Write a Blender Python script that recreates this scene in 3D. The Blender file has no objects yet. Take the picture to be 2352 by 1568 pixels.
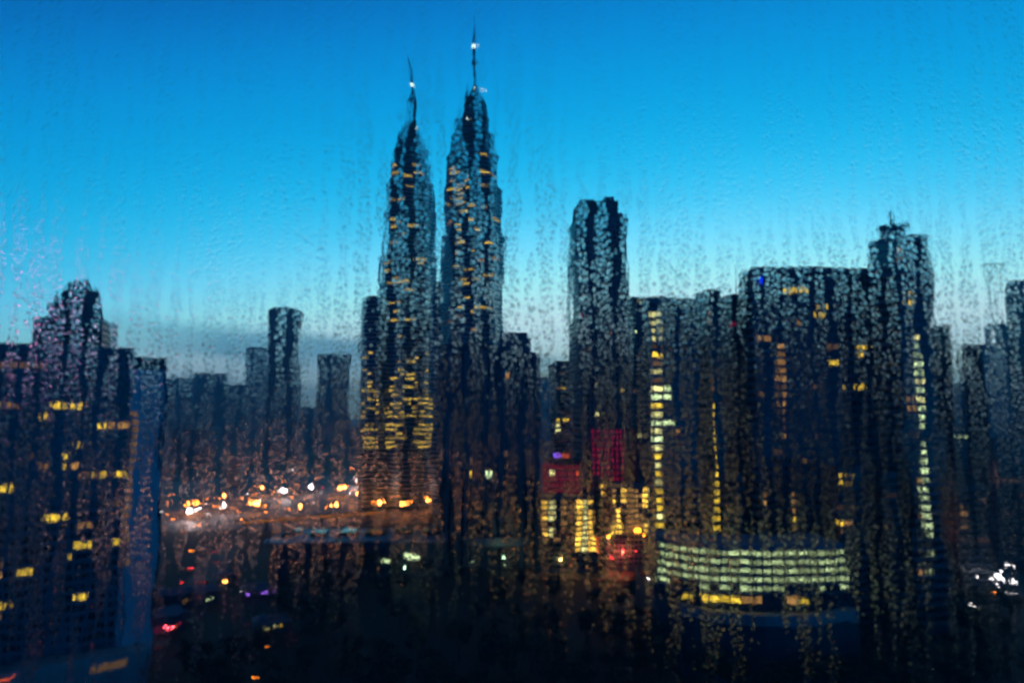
import bpy, math, random
import numpy as np
from math import sin, cos, tan, atan, atan2, radians, pi, sqrt
random.seed(7)
rng = np.random.default_rng(11)
sc = bpy.context.scene
col = sc.collection

# ------------------------------------------------------------------ camera
F = 1600.0; CX = 1176.0; CY = 784.0          # focal length and centre in photo units (2352 wide)
CAMH = 90.0
TH = atan((948 - CY) / F)                     # slight upward tilt
cam = bpy.data.cameras.new('camera'); camo = bpy.data.objects.new('camera', cam); col.objects.link(camo)
cam.sensor_width = 36; cam.lens = 36 * F / 2352
cam.clip_start = 0.02; cam.clip_end = 30000
camo.location = (0, 0, CAMH); camo.rotation_euler = (radians(90) + TH, 0, 0)
cam.dof.use_dof = True; cam.dof.focus_distance = 420
APER = 0.0031
cam.dof.aperture_fstop = (cam.lens / 1000) / APER
cam.dof.aperture_blades = 0
sc.camera = camo

def ray(px, py):
    u = (px - CX) / F; v = (CY - py) / F
    return (u, cos(TH) - v * sin(TH), sin(TH) + v * cos(TH))
def P(px, py, Y):
    d = ray(px, py); s = Y / d[1]
    return (d[0] * s, Y, CAMH + d[2] * s)
def onz(px, py, z):                          # where the line of sight meets height z
    d = ray(px, py); s = (z - CAMH) / d[2]
    return (d[0] * s, d[1] * s, z)

# ------------------------------------------------------------------ materials
def newmat(name):
    m = bpy.data.materials.new(name); m.use_nodes = True
    nt = m.node_tree; nt.nodes.clear()
    out = nt.nodes.new('ShaderNodeOutputMaterial')
    return m, nt, out
def N(nt, t, **kw):
    n = nt.nodes.new(t)
    for k, v in kw.items():
        if k.startswith('i_'):
            n.inputs[k[2:].replace('_', ' ')].default_value = v
        else: setattr(n, k, v)
    return n
def surf(name, c, rough=0.7, var=0.25, scale=0.15, metal=0.0, spec=0.5, bump=0.0):
    m, nt, out = newmat(name)
    b = N(nt, 'ShaderNodeBsdfPrincipled'); b.inputs['Roughness'].default_value = rough
    b.inputs['Metallic'].default_value = metal
    b.inputs['Specular IOR Level'].default_value = spec
    tc = N(nt, 'ShaderNodeTexCoord'); mp = N(nt, 'ShaderNodeMapping'); mp.inputs['Scale'].default_value = (1, 1, .25)
    no = N(nt, 'ShaderNodeTexNoise'); no.inputs['Scale'].default_value = scale; no.inputs['Detail'].default_value = 5
    cr = N(nt, 'ShaderNodeValToRGB')
    cr.color_ramp.elements[0].position = .3; cr.color_ramp.elements[1].position = .7
    cr.color_ramp.elements[0].color = tuple(x * (1 - var) for x in c) + (1,)
    cr.color_ramp.elements[1].color = tuple(min(1, x * (1 + var)) for x in c) + (1,)
    L = nt.links.new
    L(tc.outputs['Object'], mp.inputs[0]); L(mp.outputs[0], no.inputs['Vector'])
    L(no.outputs['Fac'], cr.inputs[0]); L(cr.outputs[0], b.inputs['Base Color']); L(b.outputs[0], out.inputs[0])
    if bump:
        bp = N(nt, 'ShaderNodeBump'); bp.inputs['Distance'].default_value = bump
        L(no.outputs['Fac'], bp.inputs['Height']); L(bp.outputs[0], b.inputs['Normal'])
    return m
def lit(name, c, s, stripes=True):
    """a lit room behind a window: uneven from window to window, with blinds and ceiling lines"""
    m, nt, out = newmat(name); L = nt.links.new
    e = N(nt, 'ShaderNodeEmission'); e.inputs[0].default_value = (*c, 1)
    oi = N(nt, 'ShaderNodeObjectInfo')
    mr = N(nt, 'ShaderNodeMapRange'); mr.inputs['To Min'].default_value = s * .5; mr.inputs['To Max'].default_value = s * 1.35
    L(oi.outputs['Random'], mr.inputs['Value'])
    tc = N(nt, 'ShaderNodeTexCoord')
    mp = N(nt, 'ShaderNodeMapping'); mp.inputs['Scale'].default_value = (.9, .9, 2.2 if stripes else .5)
    no = N(nt, 'ShaderNodeTexNoise'); no.inputs['Scale'].default_value = 1.0; no.inputs['Detail'].default_value = 2
    L(tc.outputs['Object'], mp.inputs[0]); L(mp.outputs[0], no.inputs['Vector'])
    m2 = N(nt, 'ShaderNodeMapRange'); m2.inputs['From Min'].default_value = .35; m2.inputs['From Max'].default_value = .62
    m2.inputs['To Min'].default_value = .45; m2.inputs['To Max'].default_value = 1.2
    L(no.outputs['Fac'], m2.inputs['Value'])
    mu = N(nt, 'ShaderNodeMath', operation='MULTIPLY'); L(mr.outputs[0], mu.inputs[0]); L(m2.outputs[0], mu.inputs[1])
    L(mu.outputs[0], e.inputs[1]); L(e.outputs[0], out.inputs[0])
    m.cycles.emission_sampling = 'NONE'
    return m
def lamp(name, c, s, sample=False):
    m, nt, out = newmat(name)
    e = N(nt, 'ShaderNodeEmission'); e.inputs[0].default_value = (*c, 1); e.inputs[1].default_value = s
    nt.links.new(e.outputs[0], out.inputs[0])
    m.cycles.emission_sampling = 'AUTO' if sample else 'NONE'
    return m

M = dict(
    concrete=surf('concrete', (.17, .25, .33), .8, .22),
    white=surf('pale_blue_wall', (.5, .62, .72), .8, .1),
    paving=surf('added_paving', (.10, .095, .09), .7, .3, scale=.05),
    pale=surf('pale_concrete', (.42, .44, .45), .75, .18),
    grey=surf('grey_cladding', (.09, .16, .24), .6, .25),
    dark=surf('dark_cladding', (.03, .065, .12), .5, .3),
    steel=surf('steel_cladding', (.2, .24, .28), .35, .25, metal=.6),
    glass=surf('dark_window_glass', (.01, .012, .018), .12, .3, spec=.6),
    curtain=surf('curtain_wall_glass', (.02, .03, .045), .15, .4, scale=.05, spec=.7),
    redwall=surf('red_cladding', (.30, .02, .05), .6, .3),
    asphalt=surf('wet_asphalt', (.03, .03, .031), .75, .3, scale=.05),
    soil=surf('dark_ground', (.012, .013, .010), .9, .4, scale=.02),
    roofp=surf('pale_roof_sheet', (.34, .38, .42), .5, .15, scale=.08),
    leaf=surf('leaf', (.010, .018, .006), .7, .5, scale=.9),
    bark=surf('bark', (.04, .03, .025), .9, .3, scale=2),
    metal=surf('painted_metal', (.12, .13, .14), .45, .15, metal=.4),
    carred=surf('dark_car_paint', (.04, .04, .05), .3, .1),
    rubber=surf('rubber', (.02, .02, .02), .9, .1),
    Y=lit('lit_room_yellow', (1, .46, .035), 2.0),
    Z=lit('lit_room_amber', (1, .40, .045), 3.6),
    W=lit('lit_room_warm_white', (1, .66, .24), 1.9),
    G=lit('lit_room_green_white', (1, .90, .42), 1.7),
    O=lit('lit_room_dim_orange', (.85, .30, .08), .85),
    T=lit('tower_office_light', (1, .46, .06), 1.35),
    D=lit('lit_room_dim_brown', (.6, .24, .12), .3),
    R=lit('lit_red_facade', (1, .008, .10), .34, False),
    H=lit('lit_hall_cool_white', (1, .90, .40), .85),
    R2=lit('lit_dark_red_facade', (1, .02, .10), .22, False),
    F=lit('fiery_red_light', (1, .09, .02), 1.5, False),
    X=lit('purple_sign_light', (.42, .12, 1), 1.1, False),
    B=lamp('blue_beacon_light', (.0, .03, 1), 1.3),
    Pk=lamp('pink_sign_light', (1, .12, .34), 24),
    lo=lamp('sodium_lamp', (1, .17, .008), 20),
    lw=lamp('white_lamp', (1, .66, .62), 14),
    lg=lamp('greenish_lamp', (.85, 1, .55), 3),
    lr=lamp('red_lamp', (1, .03, .03), 5),
    lp=lamp('violet_lamp', (.55, .15, 1), 2.2),
    lb=lamp('beacon_white', (1, .95, .8), 2),
    ro=lamp('orange_glow_edge', (1, .22, .03), .5),
)

# ------------------------------------------------------------------ mesh helpers
class MB:
    def __init__(s): s.v = []; s.f = []; s.smooth = False
    def box(s, x0, x1, y0, y1, z0, z1):
        b = len(s.v)
        s.v += [(x0,y0,z0),(x1,y0,z0),(x1,y1,z0),(x0,y1,z0),(x0,y0,z1),(x1,y0,z1),(x1,y1,z1),(x0,y1,z1)]
        s.f += [tuple(b+i for i in q) for q in ((0,3,2,1),(4,5,6,7),(0,1,5,4),(1,2,6,5),(2,3,7,6),(3,0,4,7))]
        return s
    def prism(s, pts, z0, z1):
        b = len(s.v); n = len(pts)
        s.v += [(x,y,z0) for x,y in pts] + [(x,y,z1) for x,y in pts]
        s.f += [tuple(b+i for i in reversed(range(n))), tuple(b+n+i for i in range(n))]
        s.f += [(b+i, b+(i+1)%n, b+n+(i+1)%n, b+n+i) for i in range(n)]
        return s
    def loft(s, rings, cap=True):
        b = len(s.v); n = len(rings[0])
        for r in rings: s.v += list(r)
        for k in range(len(rings)-1):
            for i in range(n):
                j = (i+1) % n
                s.f.append((b+k*n+i, b+k*n+j, b+(k+1)*n+j, b+(k+1)*n+i))
        if cap:
            s.f.append(tuple(b+i for i in reversed(range(n))))
            s.f.append(tuple(b+(len(rings)-1)*n+i for i in range(n)))
        return s
    def lathe(s, prof, n=16, cx=0, cy=0):
        return s.loft([[(cx+r*cos(2*pi*i/n), cy+r*sin(2*pi*i/n), z) for i in range(n)] for z, r in prof])
    def tube(s, a, b, ra, rb=None, n=6):
        from mathutils import Vector
        rb = ra if rb is None else rb
        a = Vector(a); b = Vector(b); d = (b-a).normalized()
        u = d.orthogonal().normalized(); w = d.cross(u)
        return s.loft([[tuple(c + (u*cos(2*pi*i/n) + w*sin(2*pi*i/n))*r) for i in range(n)] for c, r in ((a,ra),(b,rb))])
    def build(s, name, mat, parent=None, label=None, loc=None, smooth=False):
        me = bpy.data.meshes.new(name); me.from_pydata(s.v, [], s.f); me.update()
        me.materials.append(mat)
        if smooth: me.polygons.foreach_set('use_smooth', [True]*len(me.polygons))
        o = bpy.data.objects.new(name, me); col.objects.link(o)
        if parent is not None: o.parent = parent
        if label: o['label'] = label
        if loc: o.location = loc
        return o
def thing(name, label, cat, loc=(0,0,0), rz=0, group=None):
    o = bpy.data.objects.new(name, None); col.objects.link(o); o.empty_display_size = 1
    o.location = loc; o.rotation_euler = (0,0,rz); o['label'] = label; o['category'] = cat
    if group: o['group'] = group
    return o
def tag(o, label, cat, group=None):
    o['label'] = label; o['category'] = cat
    if group: o['group'] = group
    return o
def struct(o, kind='structure'): o['kind'] = kind; return o
def kid(src, parent, loc, mat=None, name=None, label=None):
    o = bpy.data.objects.new(name or src.name.split('.')[0], src.data if mat is None else src.data)
    col.objects.link(o); o.parent = parent; o.location = loc
    if label: o['label'] = label
    return o
_wm = {}
def wmesh(w, h, d, mat):
    k = (round(w,2), round(h,2), round(d,2), mat)
    if k not in _wm:
        mb = MB().box(-w/2, w/2, -d, 0, -h/2, h/2)
        me = bpy.data.meshes.new('window'); me.from_pydata(mb.v, [], mb.f); me.update(); me.materials.append(M[mat])
        _wm[k] = me
    return _wm[k]

# ------------------------------------------------------------------ a block with a gridded front
class Block:
    def __init__(b, name, label, cat, pa, pb, ytop, depth, fh=3.4, bays=10, wall='concrete', ww=.72, wh=.58,
                 z0=0, lits=(), indiv=True, frame='concrete', pier=.35, slab=.3, group=None, top=0, glass='glass', parapet=1.2,
                 chamfer=0, dimfrac=0.0, zlow=None, outline=None):
        (xa, Ya), (xb, Yb) = pa, pb
        def ppx(x, y, z): return CX + F * x / (y*cos(TH) + (z-CAMH)*sin(TH))
        xa0, xb0 = xa, xb
        A = P(xa, ytop, Ya); B = P(xb, ytop, Yb); sl = (B[1]-A[1])/(B[0]-A[0])
        nn = sqrt(1+sl*sl); nx_, ny_ = -sl/nn, 1/nn
        for _ in range(6):
            A = P(xa, ytop, Ya); kb = P(xb, ytop, 1.0)[0]; Yb = (Ya - sl*A[0])/(1 - sl*kb); B = P(xb, ytop, Yb)
            qa = ppx(A[0]+nx_*depth, A[1]+ny_*depth, A[2]); qb = ppx(B[0]+nx_*depth, B[1]+ny_*depth, B[2])
            if xa0 > CX - 300: xa += xa0 - min(xa, qa)
            if xb0 < CX + 300: xb -= max(xb, qb) - xb0
        b.rz = atan2(B[1]-A[1], B[0]-A[0]); b.w = sqrt((B[0]-A[0])**2 + (B[1]-A[1])**2)
        b.o = ((A[0]+B[0])/2, (A[1]+B[1])/2, z0); b.z0 = z0
        b.h = (A[2]+B[2])/2 - z0
        w, h = b.w, b.h; b.fh = fh; b.bw = w / bays; b.nz = int((h - 1.0) / fh); b.nx = bays; b.depth = depth
        b.zs = h - .8 - b.nz * fh
        b.root = thing(name, label, cat, b.o, b.rz, group)
        if outline is None:
            c = chamfer
            pts = [(-w/2,0),(w/2-c,0),(w/2,c),(w/2,depth),(-w/2,depth)] if c else [(-w/2,0),(w/2,0),(w/2,depth),(-w/2,depth)]
        else: pts = outline(w, depth)
        b.wall = MB().prism(pts, 0, h).build('wall', M[wall], b.root)
        fr = MB()
        if slab:
            for j in range(b.nz + 1):
                z = b.zs + j*fh
                sh = fh*(1-wh)/2
                fr.box(-w/2-.25, w/2+.25 - chamfer, -slab, 0.02, z-sh, z+sh)
                fr.box(-w/2-.25, -w/2+.02, .02, depth, z-sh, z+sh); fr.box(w/2-.02, w/2+.25, .02+chamfer, depth, z-sh, z+sh)
        if pier:
            pw = b.bw*(1-ww)/2
            for i in range(bays + 1):
                x = -w/2 + i*b.bw
                if x > w/2 - chamfer + .1: continue
                fr.box(x-pw, x+pw, -pier, .01, b.zs*0, h-.4)
        if fr.v: fr.build('facade_frame', M[frame], b.root)
        rf = MB().box(-w/2-.3, w/2+.3-chamfer, -.45, .0, h-.5, h+parapet).box(-w/2-.3, -w/2+.1, .0, depth, h-.5, h+parapet)\
            .box(w/2-.1, w/2+.3, chamfer, depth, h-.5, h+parapet).box(-w/2-.3, w/2+.3, depth-.1, depth+.3, h-.5, h+parapet)
        rf.build('parapet', M[frame], b.root)
        cells = {}
        for it in lits:
            (px, py, mk) = it[:3]; n = it[3] if len(it) > 3 else 1
            i, j = b.cell(px, py); i = max(0, min(bays-1, i)) if -2 <= i <= bays+1 else i
            for q in range(n):
                if 0 <= i+q < bays and 0 <= j < b.nz: cells[(i+q, j)] = mk
        b.cells = cells; wwm = b.bw*ww; whm = fh*wh
        cnt = 0
        for (i, j), mk in cells.items():
            if cnt >= 100: break
            o = bpy.data.objects.new('window', wmesh(wwm, whm, .14, mk)); col.objects.link(o); o.parent = b.root
            o.location = (-w/2+(i+.5)*b.bw, -.02, b.zs+(j+.5)*fh); o['label'] = LITNAME[mk]; cnt += 1
        rest = MB(); jmin = 0 if zlow is None else int(max(0, (zlow - z0 - b.zs)/fh))
        order = [(i, j) for j in range(b.nz-1, -1, -1) for i in range(bays) if (i, j) not in cells]
        order.sort(key=lambda ij: -ij[1] if ij[1] >= jmin else 1000)
        for (i, j) in order:
            x = -w/2+(i+.5)*b.bw; z = b.zs+(j+.5)*fh
            if x + wwm/2 > w/2 - chamfer: continue
            if dimfrac and random.random() < dimfrac:
                if cnt < 100:
                    o = bpy.data.objects.new('window', wmesh(wwm, whm, .14, 'D')); col.objects.link(o); o.parent = b.root
                    o.location = (x, -.02, z); o['label'] = LITNAME['D']; cnt += 1; continue
            if indiv and cnt < 100:
                o = bpy.data.objects.new('window', wmesh(wwm, whm, .1, glass)); col.objects.link(o); o.parent = b.root
                o.location = (x, -.02, z); cnt += 1
            else: rest.box(x-wwm/2, x+wwm/2, -.12, -.02, z-whm/2, z+whm/2)
        # windows of the two flanks and the back
        for j in range(b.nz):
            z = b.zs+(j+.5)*fh; nb = max(2, int(depth/ max(2.5, b.bw)))
            for i in range(nb):
                y = chamfer + (i+.5)*(depth-chamfer)/nb; q = (depth-chamfer)/nb*.36
                rest.box(-w/2-.12, -w/2-.02, y-q, y+q, z-whm/2, z+whm/2); rest.box(w/2+.02, w/2+.12, y-q, y+q, z-whm/2, z+whm/2)
        if rest.v:
            r = rest.build('window', M[glass], b.root, 'rows of remaining windows'); r['kind'] = 'stuff'
    def local(b, px, py):
        d = ray(px, py); ex = (cos(b.rz), sin(b.rz)); n = (-sin(b.rz), cos(b.rz))
        t = (b.o[0]*n[0] + b.o[1]*n[1]) / (d[0]*n[0] + d[1]*n[1])
        X, Yy, Z = d[0]*t, d[1]*t, CAMH + d[2]*t
        return (X-b.o[0])*ex[0] + (Yy-b.o[1])*ex[1], Z - b.z0
    def cell(b, px, py):
        x, z = b.local(px, py)
        return int((x + b.w/2)//b.bw), int((z - b.zs)//b.fh)
    def part(b, name, mat, x0, x1, y0, y1, z0, z1, label=None):
        return MB().box(x0, x1, y0, y1, z0, z1).build(name, M[mat], b.root, label)
    def panel(b, name, mat, px0, px1, py0, py1, off=.7, thick=.3, label=None):
        xa, za = b.local(px0, py0); xb, zb = b.local(px1, py1)
        return MB().box(xa, xb, -off-thick, -off, zb, za).build(name, M[mat], b.root, label)
LITNAME = dict(Z='bright amber window', Y='yellow lit window', W='warm white lit window', G='greenish white lit window', O='dim orange lit window',
               T='yellow lit window', D='faintly lit brownish window', R='crimson lit window', F='red lit window', X='purple lit window', B='blue light')
def roofbits(b, items):
    for (fx0, fx1, hh, nm, lb) in items:
        MB().box(-b.w/2+fx0*b.w, -b.w/2+fx1*b.w, b.depth*.25, b.depth*.75, b.h, b.h+hh).build(nm, M['grey'], b.root, lb)

# ================================================================== NEAR LEFT: gridded office block
L1 = [(2,926,'Y'),(34,926,'O'),(160,926,'Y'),(140,926,'Y'),(196,925,'Y'),(115,950,'Y'),(234,970,'Y'),(257,969,'O'),(281,970,'O'),
 (193,1015,'Y'),(152,1039,'Y'),(149,1061,'Y'),(97,1066,'O'),(190,1062,'O'),(195,1089,'O'),
 (241,1083,'Y'),(272,1079,'Y'),(215,1085,'D'),(22,1116,'Y'),(108,1183,'Y'),(150,1179,'Y'),(192,1198,'O'),(205,1243,'Y'),
 (272,1238,'Y'),(169,1271,'Y'),(42,1309,'Y'),(6,1315,'O'),(178,1363,'Y'),(34,1381,'Y'),(2,1390,'Y'),(8,1287,'D'),
 (8,828,'D'),(34,828,'D'),(58,828,'D'),(84,828,'D'),(2,1412,'D'),(62,1040,'D'),(280,1150,'D')]
b = Block('office_block', 'broad grey office block at the left edge with grid of square windows', 'office block',
          (-95, 212), (306, 238), 800, 26, fh=3.22, bays=15, wall='dark', frame='grey', lits=L1, z0=14, ww=.48, wh=.62, pier=.5, slab=.45, zlow=20)
# plain end pier; glowing dashes stand in for an orange reflection on it
x0, _ = b.local(306, 900); x1, _ = b.local(366, 900)
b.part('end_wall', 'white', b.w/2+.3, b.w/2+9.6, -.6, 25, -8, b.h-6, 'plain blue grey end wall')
st = MB()
for k in range(20): st.box(b.w/2+.4, b.w/2+1.8, -.9, -.61, b.h-22-k*2.6, b.h-20.2-k*2.6)
st.build('reflection_dash', M['D'], b.root, 'column of dim brown glow for an orange reflection')
b.part('podium', 'pale', -b.w/2-4, b.w/2+8.5, -8, 27, -14, -.2, 'pale podium roof at the foot of the block')
b.part('lit_canopy', 'D', b.w/2-6, b.w/2+3, -8.4, -8.02, -4.4, -2.6, 'dimly lit canopy fascia')
b.part('red_strip', 'F', -b.w/2+2, -b.w/2+20, -8.3, -8.02, -2.2, -1.9, 'thin red orange light strip')

# dome topped tower behind it
b = Block('domed_tower', 'dark tower with rounded stepped crown rising behind the left office block', 'tower',
          (74, 395), (268, 405), 735, 30, fh=3.6, bays=12, wall='dark', frame='grey', indiv=False, z0=0)
dm = MB()
rings = [(0, 1.0), (3.5, .97), (4.5, .86), (12, .82), (13, .66), (19, .58), (21, .4), (25.5, .28), (27.5, .1)]
dm.loft([[(b.w/2*.98*r*cos(2*pi*i/20), 15+14*r*sin(2*pi*i/20), b.h-1+z) for i in range(20)] for z, r in rings]).build('crown', M['dark'], b.root)
MB().tube((3, 15, b.h+24), (3, 15, b.h+30), .5, .2).build('mast', M['metal'], b.root)

b = Block('slab_block', 'dark flat topped slab block just right of the domed tower', 'apartment block',
          (276, 268), (384, 276), 828, 18, fh=3.2, bays=7, wall='dark', frame='dark', indiv=False, z0=0)
roofbits(b, [(.15, .5, 1.6, 'plant_room', None)])

# pink lit hotel whose light is caught by the raindrops at the left edge
b = Block('hotel_tower', 'tall hotel tower beyond the left edge carrying a bright pink sign', 'hotel',
          (-330, 300), (-30, 303), 610, 10, fh=3.4, bays=9, wall='grey', frame='grey', indiv=False)
b.panel('sign_board', 'Pk', -112, -72, 630, 740, .8, .4, 'bright pink lit sign board')

# ================================================================== FAR HAZY BLOCKS, left and centre
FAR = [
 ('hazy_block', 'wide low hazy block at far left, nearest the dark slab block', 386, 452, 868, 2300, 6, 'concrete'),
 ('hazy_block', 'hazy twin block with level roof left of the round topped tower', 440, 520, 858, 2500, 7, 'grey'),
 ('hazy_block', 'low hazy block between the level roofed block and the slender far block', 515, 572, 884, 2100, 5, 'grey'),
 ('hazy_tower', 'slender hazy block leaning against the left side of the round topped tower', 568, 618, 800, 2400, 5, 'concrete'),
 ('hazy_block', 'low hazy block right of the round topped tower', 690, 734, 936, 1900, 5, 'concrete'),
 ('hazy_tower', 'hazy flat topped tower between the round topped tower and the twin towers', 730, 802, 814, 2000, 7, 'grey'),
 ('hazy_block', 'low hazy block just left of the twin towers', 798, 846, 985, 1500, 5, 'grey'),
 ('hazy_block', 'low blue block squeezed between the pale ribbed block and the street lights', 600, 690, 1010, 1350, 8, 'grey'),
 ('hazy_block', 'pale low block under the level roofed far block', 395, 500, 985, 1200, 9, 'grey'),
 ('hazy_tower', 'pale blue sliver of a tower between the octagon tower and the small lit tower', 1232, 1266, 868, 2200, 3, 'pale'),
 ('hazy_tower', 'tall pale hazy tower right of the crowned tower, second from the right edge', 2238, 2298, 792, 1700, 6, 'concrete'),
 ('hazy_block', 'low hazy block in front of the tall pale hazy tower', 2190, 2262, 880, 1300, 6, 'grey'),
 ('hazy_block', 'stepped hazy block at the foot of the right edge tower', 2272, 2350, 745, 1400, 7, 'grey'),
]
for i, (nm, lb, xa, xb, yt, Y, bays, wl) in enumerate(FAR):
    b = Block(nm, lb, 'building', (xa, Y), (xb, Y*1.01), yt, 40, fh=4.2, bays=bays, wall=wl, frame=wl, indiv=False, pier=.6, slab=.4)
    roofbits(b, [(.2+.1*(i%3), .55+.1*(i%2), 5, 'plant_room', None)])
# round topped far tower
b = Block('round_topped_tower', 'hazy blue tower with gently rounded roof standing alone left of the twin towers', 'tower',
          (618, 1500), (696, 1510), 712, 60, fh=4.2, bays=9, wall='grey', frame='grey', indiv=False, parapet=.5)
cr = MB(); n = 14
pr = [(-b.w/2 + b.w*i/n, 10*sin(pi*(.12+.76*i/n))) for i in range(n+1)]
cr.loft([[(x, yy, b.h-3+z) for x, z in pr] + [(b.w/2, yy, b.h-4), (-b.w/2, yy, b.h-4)] for yy in (0.5, 55)]).build('rounded_roof', M['grey'], b.root)
# ribbed pale small block in the lights
b = Block('ribbed_block', 'small pale block with horizontal ribs among the street lights', 'building', (524, 900), (562, 905), 1052, 25, fh=3.4,
          bays=4, wall='pale', frame='pale', indiv=False, ww=.9, wh=.5, pier=0, slab=.6)

# ================================================================== TWIN TOWERS
def lob(r, n=64, ph=0.0, amp=.045):
    return [(r*(1+amp*cos(8*(2*pi*i/n))-amp*.4*abs(sin(4*2*pi*i/n)))*cos(2*pi*i/n+ph), r*(1+amp*cos(8*(2*pi*i/n))-amp*.4*abs(sin(4*2*pi*i/n)))*sin(2*pi*i/n+ph)) for i in range(n)]
def twin(axpx, Y, label, wins, annex, seed):
    X = P(axpx, 700, Y)[0]
    root = thing('skyscraper', label, 'skyscraper', (X, Y, 0))
    stages = [(0, 26.5), (244, 26.5), (244.1, 24.6), (288, 24.2), (288.1, 21.2), (318, 20.8), (318.1, 17.3), (338, 16.8), (338.1, 14.8), (353, 14.2),
              (353.1, 11.6), (366, 10.4), (373, 8.6), (381, 5.2), (386, 2.8)]
    MB().loft([[(x, y, z) for x, y in lob(r)] for z, r in stages]).build('glazing', M['curtain'], root)
    def rad(z):
        for (za, ra), (zb, rb) in zip(stages, stages[1:]):
            if za <= z <= zb: return ra + (rb-ra)*(z-za)/max(zb-za, 1e-6)
        return 2
    bands = MB(); z = 4.0; floors = []
    while z < 364:
        r = rad(z+1)
        a = lob(r+.15); c = lob(r+.75)
        bands.loft([[(x,y,z) for x,y in a], [(x,y,z) for x,y in c], [(x,y,z+1.5) for x,y in c], [(x,y,z+1.5) for x,y in a]], cap=False)
        floors.append(z+1.5); z += 4.0
    bands.build('spandrel_bands', M['steel'], root)
    for zz, r in ((244, 27.6), (288, 25.4), (318, 22), (338, 18), (353, 15)):
        MB().loft([[(x,y,zz-1.2) for x,y in lob(r)], [(x,y,zz+.9) for x,y in lob(r)]]).build('setback_ledge', M['steel'], root)
    ribs = MB()
    for i in range(16):
        a = 2*pi*i/16
        ribs.tube((11*cos(a), 11*sin(a), 366), (4.2*cos(a), 4.2*sin(a), 387), .35, .25, 4)
    ribs.build('crown_ribs', M['steel'], root)
    MB().lathe([(383,2.4),(392,3.0),(400,2.4),(404,2.0),(405,3.0),(407.5,3.6),(410,2.8),(411,1.5),(424,1.7),(436,1.4),(454,.8)], 12).build('pinnacle', M['steel'], root)
    MB().lathe([(422,1.2),(422.8,2.3),(424.6,2.3),(425.4,1.2)], 10).build('beacon', M['lb'], root, 'white beacon light on the pinnacle')
    # lit office windows: short arcs of the glazed strip between two bands
    R = random.Random(seed); made = 0; more = MB()
    for (px, py, wpx, mk) in wins:
        zz = P(px, py, Y - rad(P(axpx, py, Y)[2]))[2]
        fz = min(floors, key=lambda q: abs(q+1.2-zz)); r = rad(fz+1) + .45
        onA = annex[0] < axpx - 40 and px < annex[0] + 16 and py > 740
        if onA: r = annex[3] + .35; cxx = P(annex[0], 700, annex[1])[0] - X; cyy = annex[1] - Y; cpx = annex[0]
        else: cxx = cyy = 0; cpx = axpx
        s = max(-.97, min(.97, (px-cpx)/F*(Y-r)/r)); th = -pi/2 + math.asin(s)*1.0
        dth = min(.5, (wpx/F*Y)/r/2/max(.35, cos(math.asin(s))))
        n = 5; mb = MB(); lo = []; hi = []
        for q in range(n):
            t = th - dth + 2*dth*q/(n-1)
            rr = r if onA else r*(1+.045*cos(8*t)-.018*abs(sin(4*t)))
            lo.append((cxx+rr*cos(t), cyy+rr*sin(t), fz+.5)); hi.append((cxx+rr*cos(t), cyy+rr*sin(t), fz+1.9))
        mb.v = lo + hi + [(cxx+(x-cxx)*.985, cyy+(y-cyy)*.985, z) for x, y, z in lo] + [(cxx+(x-cxx)*.985, cyy+(y-cyy)*.985, z) for x, y, z in hi]
        for q in range(n-1):
            mb.f += [(q, q+1, n+q+1, n+q), (2*n+q+1, 2*n+q, 3*n+q, 3*n+q+1)]
        mb.f += [(i, 2*n+i, 2*n+i+1, i+1) for i in range(n-1)] + [(n+i, n+i+1, 3*n+i+1, 3*n+i) for i in range(n-1)]
        if made < 98: mb.build('window', M[mk], root, LITNAME[mk])
        else:
            b_ = len(more.v); more.v += mb.v; more.f += [tuple(b_+i for i in f_) for f_ in mb.f]
        made += 1
    if more.v: struct(more.build('window', M['T'], root, 'rows of yellow lit windows'), 'stuff')
    # annex
    (ax, ay, atop, ar) = annex
    XA = P(ax, atop, ay)[0] - X; ZA = P(ax, atop, ay)[2]; YA = ay - Y
    an = MB().lathe([(0, ar), (ZA-3, ar), (ZA-2.9, ar*.86), (ZA, ar*.82)], 32, XA, YA).build('annex', M['curtain'], root, 'lower round annex joined to the tower')
    ab = MB(); z = 4.0
    while z < ZA-3:
        ab.loft([[(XA+q*cos(2*pi*i/32), YA+q*sin(2*pi*i/32), zz) for i in range(32)] for zz, q in ((z, ar+.1), (z, ar+.6), (z+1.5, ar+.6), (z+1.5, ar+.1))], cap=False)
        z += 4.0
    ab.build('annex_bands', M['steel'], an)
    return root, X
R = random.Random(3); w1 = []
for (px, py) in [(903,378),(903,394),(896,458),(922,456),(955,377),(962,392),(938,405),(947,432),(900,503),(922,507),(905,520),(953,517),(960,518),
                 (935,540),(893,552),(917,555),(885,577),(888,600),(890,620),(905,643),(925,650),(914,642),(940,650),(948,670),(925,690),(905,690),(918,715),(930,768),(912,730),(948,735),(975,590),(973,600)]:
    w1.append((px, py, R.choice([12,16,20]), 'T'))
for cx, ww_, pr_ in ((846,15,.75),(862,10,.6),(877,12,.8),(892,10,.6),(909,14,.95),(924,9,.5),(938,13,.85),(955,10,.6),(968,13,.8),(981,9,.6),(994,15,.95)):
    y = 812
    while y < 1032:
        if R.random() < pr_*(.38 if y < 880 else .78): w1.append((cx + R.uniform(-3,3), y, ww_*R.uniform(.7,1.1), 'T'))
        y += 10.6
w1 = w1[:]
t1, X1 = twin(938, 684, 'left and more distant of the two tapering twin towers, lit yellow in rows low down', sorted(w1, key=lambda q: R.random() if q[1] > 800 else 0), (868, 672, 684, 15.5), 5)
w2 = []
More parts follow.
